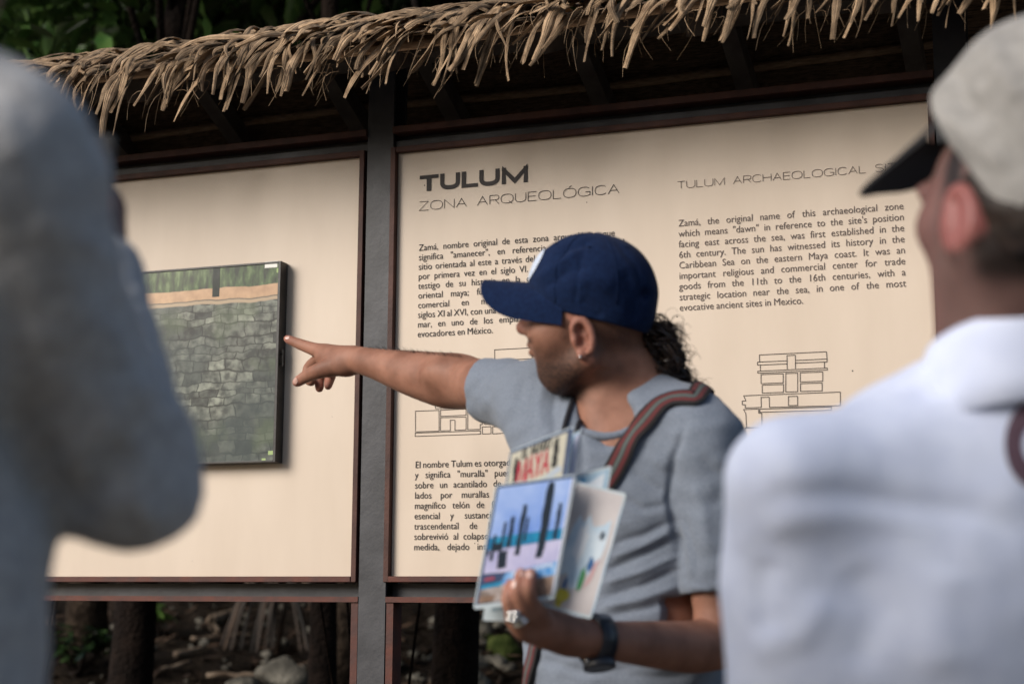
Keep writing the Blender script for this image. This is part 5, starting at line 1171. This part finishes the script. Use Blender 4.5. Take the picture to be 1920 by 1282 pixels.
c.poly(b, [(.12, .34), (.20, .38), (.20, .52), (.15, .60), (.11, .58)], 2, 2); c.poly(b, [(.17, .62), (.22, .64), (.30, .79), (.26, .83), (.18, .72)], 2, 3); blob(c, b, .17, .84, .07, .075, 3, 7, 5)
blob(c, b, .42, .88, .12, .06, 3, 4, 6); blob(c, b, .40, .945, .06, .035, 3, 4, 7); blob(c, b, .66, .73, .055, .10, 3, 3, 8); blob(c, b, .74, .60, .05, .06, 3, 8, 9); c.poly(b, [(.80, .58), (.87, .53), (.82, .72), (.72, .80)], 2, 5); blob(c, b, .42, .79, .03, .05, 4, 8, 10)
for a in range(4):
    ca, sa = math.cos(a*math.pi/4), math.sin(a*math.pi/4); c.poly(b, [(.80+.05*ca-.006*sa, .36+.04*sa+.005*ca), (.80+.05*ca+.006*sa, .36+.04*sa-.005*ca), (.80-.05*ca+.006*sa, .36-.04*sa-.005*ca), (.80-.05*ca-.006*sa, .36-.04*sa+.005*ca)], 4, 6)
c.picture('printed_picture', b, mp)
low = Card('laminated_card', (925, 1000, D0+.034), (1010, 1000, D0+.028), (905, 1163, D0+.026), 'clear edged laminated card whose lower left corner sticks out beneath the column photo')
c = low; b = MB(); c.poly(b, [(.16, .05), (.95, .05), (.95, .86), (.16, .90)], 0, 0); c.picture('printed_picture', b, [skymat('grey_blue_print', (0.25, 0.33, 0.38), (0.40, 0.48, 0.52), 30)])

# ================================================================== the two onlookers in the foreground
M_sweat = mat('heather_grey_fleece', (0.29, 0.288, 0.295), (0.40, 0.398, 0.405), 100, 0.95, 0.6, 260, 0.1, sheen=0.25, dist=0.003)
M_white = mat('white_cotton_shirt', (0.58, 0.63, 0.79), (0.64, 0.69, 0.84), 30, 0.9, 0.2, 500, 0.15, sheen=0.1)
M_capg = mat('stone_grey_cap', (0.235, 0.225, 0.212), (0.30, 0.288, 0.272), 60, 0.9, 0.4, 600, 0.1)
M_under = mat('dark_peak_lining', (0.018, 0.018, 0.020), None, rough=0.8)
M_print = mat('dark_purple_print', (0.075, 0.042, 0.06), (0.10, 0.06, 0.08), 60, 0.8)
# --- right: white shirt, grey cap, seen from behind
rb = pw(1800, 1100, 1.50); rb[2] = 0.004
pr = empty('person', tuple(rb)); tag(pr, 'onlooker in a white shirt and stone grey cap, back turned, at the right edge', 'person')
rf, rl_, ru = bodyframe(62, R(4), R(3)); RO = pw(1927, 436, 1.485)
W2 = lambda x, y, z: RO+rf*x+rl_*y+ru*z
B = Sculpt(0.0045); AX2 = head_solid(B, W2)
B.cone(pw(1885, 470, 1.485), pw(1880, 680, 1.50), 0.058, 0.062, 0.03)
tf_, tl_, tu_ = bodyframe(70); TX = np.array([tl_, tf_, ZU])
B.ell(pw(1830, 1000, 1.53), (0.17, 0.09, 0.16), TX, 0.04); B.ell(pw(1830, 1360, 1.54), (0.13, 0.08, 0.20), TX, 0.05)
B.chain([pw(1490, 920, 1.465), pw(1462, 1100, 1.468), pw(1455, 1420, 1.47), pw(1460, 1480, 1.53), pw(1500, 1500, 1.68)], [0.034, 0.035, 0.034, 0.032, 0.026], 0.012)
arR = [pw(2230, 890, 1.62), pw(2260, 1150, 1.65), pw(2250, 1480, 1.68)]; B.chain(arR, [0.045, 0.042, 0.036], 0.03); B.cone(arR[2], arR[2]+tf_*0.22+ZU*.05, .034, .026, .03)
hand0 = pw(1500, 1500, 1.68)
for hb, hd in ((hand0, tf_), (arR[2]+tf_*0.22+ZU*.05, tf_)):
    B.cone(hb, hb+hd*0.07, 0.028, 0.034, 0.02)
    for i, ln in enumerate((0.07, 0.08, 0.075, 0.06)): p0 = hb+hd*0.09+tl_*(0.03-0.02*i); B.chain([p0, p0+hd*ln*.55-ZU*.012, p0+hd*ln*.8-ZU*.035], [.0095, .0088, .0075], .004)
    B.chain([hb+hd*.02+tl_*.02, hb+hd*.06+tl_*.05, hb+hd*.09+tl_*.055], [.014, .011, .008], .006)
V, fc = B.mesh(); o = mesh_obj('body', V, fc, M_skin2, pr); L3 = (V-RO)@np.array([rf, rl_, ru]).T
ear_ = sstep(.068, .072, np.abs(L3[:, 1]))*sstep(.036, .028, np.hypot(L3[:, 0]-.004, L3[:, 2]-.002)); attr(o, 'flush', ear_*.5+.1*sstep(.03, .06, L3[:, 0])*(L3[:, 2] < .05))
attr(o, 'hairline', (1-ear_)*(np.abs(L3[:, 0]) < .2)*np.maximum(sstep(.0, -.02, L3[:, 0])*sstep(-.065, -.045, L3[:, 2]), sstep(.045, .03, L3[:, 0])*sstep(.008, .018, L3[:, 0])*sstep(-.02, 0, L3[:, 2])))
eyes(W2, AX2, pr)
s = Sculpt(0.005); s.ell(W2(-.02, 0, .02), (.086, .080, .075), AX2, .02); s.cut(W2(-.01, 0, -.035), -ru, .3); s.cone(W2(.02, .10, -.01), W2(.02, .04, -.01), .035, .03, .01, sub=True); s.cone(W2(.02, -.10, -.01), W2(.02, -.04, -.01), .035, .03, .01, sub=True); s.cone(W2(.09, -.1, .0), W2(.09, .1, 0), .05, .05, .01, sub=True)
V, fc = s.mesh(); V = V+vnormals(V, fc)*(0.003*vnoise(V, 60, 4))[:, None]; mesh_obj('hair', V, fc, M_hair2, pr)
def rcap(s, g): s.ell(W2(-.008, 0, .100), (.104-g, .087-g, .104-g), AX2, .02); s.ell(W2(.056, .012, .077), (.064-g, .086-g, .050-g), AX2, .05); s.cone(W2(-.025, 0, .07), W2(-.022, 0, .03), .079-g, .081-g, .03)
a_, b_ = pw(1712, 285, 1.42), pw(1920, 425, 1.42); cn = np.cross(b_-a_, rl_); cn /= np.linalg.norm(cn); cn = -cn if cn[2] > 0 else cn
cap_shell('cap', rcap, 0.0045, (a_+b_)/2, cn, M_capg, pr, [([(1790, 120), (1800, 180), (1870, 240)], 22, -.004), ([(1850, 60), (1880, 140), (1920, 200)], 26, .004), ([(1760, 200), (1820, 260), (1900, 330)], 20, .003)], (.004, 18), 8)
rp_ = R(-15); pl_, pu_ = rl_*math.cos(rp_)+ru*math.sin(rp_), ru*math.cos(rp_)-rl_*math.sin(rp_)
peak(lambda x, y, z: RO+rf*x+pl_*y+pu_*z, 0.092, 0.096, 0.053, 0.099, R(19), 0.008, M_under, pr, under=M_under, thick=.004)
s = Sculpt(0.005)
s.ell(pw(1830, 1040, 1.53), (.195, .115, .19), TX, .06); s.ell(pw(1830, 1440, 1.585), (.185, .120, .30), TX, .08)
s.cone(pw(1880, 818, 1.505), pw(1478, 888, 1.435), .058, .050, .03); s.cone(pw(1880, 812, 1.505), pw(2225, 895, 1.61), .060, .052, .04)
s.cone(pw(1882, 735, 1.50), pw(1886, 820, 1.51), .068, .085, .04)
s.cone(pw(1474, 895, 1.445), pw(1462, 1100, 1.465), .048, .049, .04); s.cone(pw(1462, 1100, 1.465), pw(1456, 1420, 1.47), .049, .049, .03); s.ell(pw(1650, 1120, 1.48), (.11, .055, .15), TX, .05); s.cone(pw(1500, 955, 1.462), pw(1790, 965, 1.50), .042, .070, .05); s.chain([pw(2230, 890, 1.62), pw(2260, 1150, 1.65), pw(2255, 1350, 1.67)], [.052, .052, .05], .04)
for e_, d_ in ((pw(1456, 1420, 1.47), pw(1455, 1420, 1.47)-pw(1460, 1100, 1.46)), (pw(2255, 1355, 1.67), arR[2]-arR[1])): d_ = d_/np.linalg.norm(d_); s.cut(e_, d_, .07); s.cone(e_+d_*.03, e_-d_*.03, .047, .046, .004, sub=True)
s.cone(pw(1882, 580, 1.485), pw(1884, 690, 1.50), .063, .063, .008, sub=True); s.cut(pw(1830, 1680, 1.55), -ZU, .3)
V, fc = s.mesh(); V = relax(V, fc, 45); N_ = vnormals(V, fc)
D = folds(V, N_, [([(1400, 960), (1470, 930), (1570, 925), (1700, 945), (1830, 960), (1960, 1010)], 26, -.005), ([(1420, 1000), (1500, 975), (1600, 965), (1750, 985)], 26, .004), ([(1440, 1040), (1430, 1110), (1440, 1200)], 26, -.007), ([(1400, 1230), (1500, 1190), (1560, 1110)], 30, .006), ([(1600, 1050), (1640, 1150), (1600, 1270)], 40, -.006), ([(1780, 1050), (1760, 1150), (1780, 1280)], 45, .006), ([(1700, 740), (1780, 720), (1900, 735)], 14, -.005), ([(1380, 860), (1370, 950), (1400, 1050)], 22, .004)])
V = V+N_*(.6*D+.004*vnoise(V, 8, 3)+.0015*vnoise(V, 26, 4))[:, None]; mesh_obj('shirt', V, fc, M_white, pr)
RT = BVHTree.FromPolygons([tuple(v) for v in V], [tuple(map(int, f)) for f in fc])
b = MB(); P = []; cc = pw(1884, 708, 1.50)                                   # standing and folded collar
for rr_, z in ((.0655, -.012), (.0660, .012), (.0690, .030), (.0735, .033), (.0770, .022), (.0800, .000), (.0830, -.024), (.0838, -.048), (.0800, -.050), (.0780, -.020), (.074, .010)):
    P.append([cc+tl_*(rr_*math.sin(t))+tf_*(rr_*.95*math.cos(t)-.002)+ZU*(z-.020*math.cos(t)) for t in np.linspace(R(28), R(332), 41)])
b.grid(P); b.build('collar', M_white, pr, smooth=True)
P = []                                                                     # round emblem on the back
for rr_ in np.linspace(28, 62, 5):
    row = []
    for k in range(40):
        a = 2*math.pi*k/40; h, n_ = on_surface(RT, 1942+rr_*.95*math.cos(a), 832+rr_*1.35*math.sin(a), .0012); row.append(h if h is not None else row[-1] if row else pw(1942, 832, 1.45))
    P.append(row)
b = MB(); b.grid(P, closed=True); b.build('shirt_emblem', M_print, pr, smooth=True)
def legs(hc, s_ax, f_ax, m, parent, hipw=(.17, .12, .12)):
    J = Sculpt(.009); J.ell(hc, hipw, np.array([s_ax, f_ax, ZU]), .05); ank = []
    for s_ in (-1, 1):
        hp = hc+s_ax*.09*s_-ZU*.05; kn = hp+s_ax*.02*s_; kn[2] = .48; an = kn.copy(); an[2] = .09; J.cone(hp, kn, .095, .068, .04); J.cone(kn, an, .066, .055, .04); ank.append(an)
    V, fc = J.mesh(); mesh_obj('trousers', V, fc, m, parent)
    for an in ank: shoe(an, f_ax, parent)
hc = pw(1830, 1550, 1.56); legs(hc, tl_, tf_, M_jean, pr)
# --- left: grey sweatshirt, elbow raised
lb_ = pw(-220, 1100, 1.05); lb_[2] = .004
pl = empty('person', tuple(lb_)); tag(pl, 'onlooker in a heather grey sweatshirt, bent elbow toward the board, at the left edge', 'person')
qf, ql, qu = bodyframe(95); QX = np.array([ql, qf, ZU])
rgt = -ql
B = Sculpt(.006); LO = pw(-175, -150, 1.10); lf_, ll_, lu_ = bodyframe(80)
W3 = lambda x, y, z: LO+lf_*x+ll_*y+lu_*z
AX3 = head_solid(B, W3)
B.cone(pw(-190, -60, 1.10), pw(-220, 150, 1.09), .050, .05, .03); B.ell(pw(-330, 500, 1.10), (.12, .08, .14), QX, .04); B.ell(pw(-235, 1080, 1.13), (.085, .08, .24), QX, .05)
B.chain([pw(20, 300, 1.07), pw(215, 850, 1.20), pw(195, 640, 1.36), pw(172, 450, 1.46)], [.045, .040, .034, .026], .02)
B.chain([pw(172, 450, 1.46), pw(168, 400, 1.48)], [.027, .034], .02)
for i in range(4): B.chain([pw(190-7*i, 400, 1.485+.016*i), pw(178-10*i, 362, 1.50+.016*i), pw(150-10*i, 352, 1.505+.016*i)], [.0098, .009, .0075], .004)
B.chain([pw(188, 430, 1.465), pw(205, 405, 1.455), pw(200, 385, 1.46)], [.014, .011, .0085], .006)
lsh = pw(-470, 330, 1.13); B.chain([lsh, lsh-ZU*.28-rgt*.02, lsh-ZU*.42+qf*.18+rgt*.08], [.045, .04, .028], .03); hb = lsh-ZU*.42+qf*.18+rgt*.08
B.cone(hb, hb+qf*.07, .028, .033, .02)
for i, ln in enumerate((.06, .08, .075, .07)): p0 = hb+qf*.09+rgt*(-.03+.02*i); B.chain([p0, p0+qf*ln*.55-ZU*.01, p0+qf*ln*.8-ZU*.035], [.0095, .0088, .0075], .004)
B.chain([hb+qf*.02+rgt*.02, hb+qf*.06+rgt*.05, hb+qf*.09+rgt*.055], [.014, .011, .008], .006)
V, fc = B.mesh(); o = mesh_obj('body', V, fc, M_skin2, pl); attr(o, 'flush', np.zeros(len(V))); attr(o, 'hairline', np.zeros(len(V))); eyes(W3, AX3, pl)
s = Sculpt(.006); s.ell(W3(-.012, 0, .066), (.098, .082, .092), AX3, .02); s.cone(W3(-.06, 0, .0), W3(-.06, 0, -.03), .05, .045, .03); s.cone(W3(.10, -.1, .0), W3(.10, .1, 0), .06, .06, .01, sub=True)
V, fc = s.mesh(); V = V+vnormals(V, fc)*(0.004*vnoise(V, 50, 4))[:, None]; mesh_obj('hair', V, fc, M_hair2, pl)
s = Sculpt(.0048)
s.ell(pw(-330, 480, 1.10), (.155, .115, .17), QX, .04); s.ell(pw(-215, 1100, 1.13), (.114, .11, .30), QX, .05)
s.cone(pw(-260, 200, 1.08), pw(0, 285, 1.06), .056, .058, .03); s.cone(pw(-200, 190, 1.08), lsh, .06, .055, .05)
s.chain([pw(20, 295, 1.05), pw(88, 545, 1.105), pw(218, 868, 1.19)], [.0580, .0555, .0600], .012); s.chain([pw(212, 868, 1.19), pw(200, 640, 1.36), pw(180, 480, 1.44)], [.0570, .046, .036], .03)
s.ell(pw(250, 925, 1.195), (.045, .05, .035), np.array([RH, FH, ZU]), .03)
s.chain([lsh, lsh-ZU*.28-rgt*.02, lsh-ZU*.40+qf*.15+rgt*.065], [.06, .056, .042], .03)
s.cone(pw(-180, -60, 1.10), pw(-195, 90, 1.08), .066, .070, .01, sub=True); s.cut(pw(-220, 1700, 1.12), -ZU, .3)
d_ = pw(172, 450, 1.46)-pw(195, 640, 1.36); d_ /= np.linalg.norm(d_); s.cut(pw(182, 500, 1.435), d_, .055)
V, fc = s.mesh(); V = relax(V, fc, 15); N_ = vnormals(V, fc)
D = folds(V, N_, [([(360, 700), (280, 640), (200, 560)], 26, -.004), ([(370, 800), (300, 740), (220, 720)], 30, .004), ([(120, 980), (180, 900), (240, 820)], 30, -.006), ([(100, 900), (180, 820), (230, 740)], 26, .005), ([(0, 760), (80, 860), (110, 960)], 40, -.008), ([(215, 330), (190, 420), (235, 470)], 22, -.003), ([(300, 990), (250, 930), (180, 960)], 24, .005), ([(60, 400), (140, 450), (210, 440)], 40, .004)])
V = V+N_*(D+.007*vnoise(V, 10, 13)+.0035*vnoise(V, 28, 14)+.0012*vnoise(V, 90, 15))[:, None]; mesh_obj('sweatshirt', V, fc, M_sweat, pl)
legs(pw(-215, 1640, 1.13), ql, qf, M_jean, pl)
ph = pw(165, 372, 1.50); b = MB(); b.box(-.036, .036, -.004, .004, -.07, .07, b=.003); tag(b.build('phone', M_black, recentre=False), 'dark phone held up by the onlooker in the grey sweatshirt', 'phone')
po = [o for o in COL.objects if o.name == 'phone'][0]; po.location = ph+FH*.03+RH*(-.02); po.rotation_euler = (0, 0, YAW)
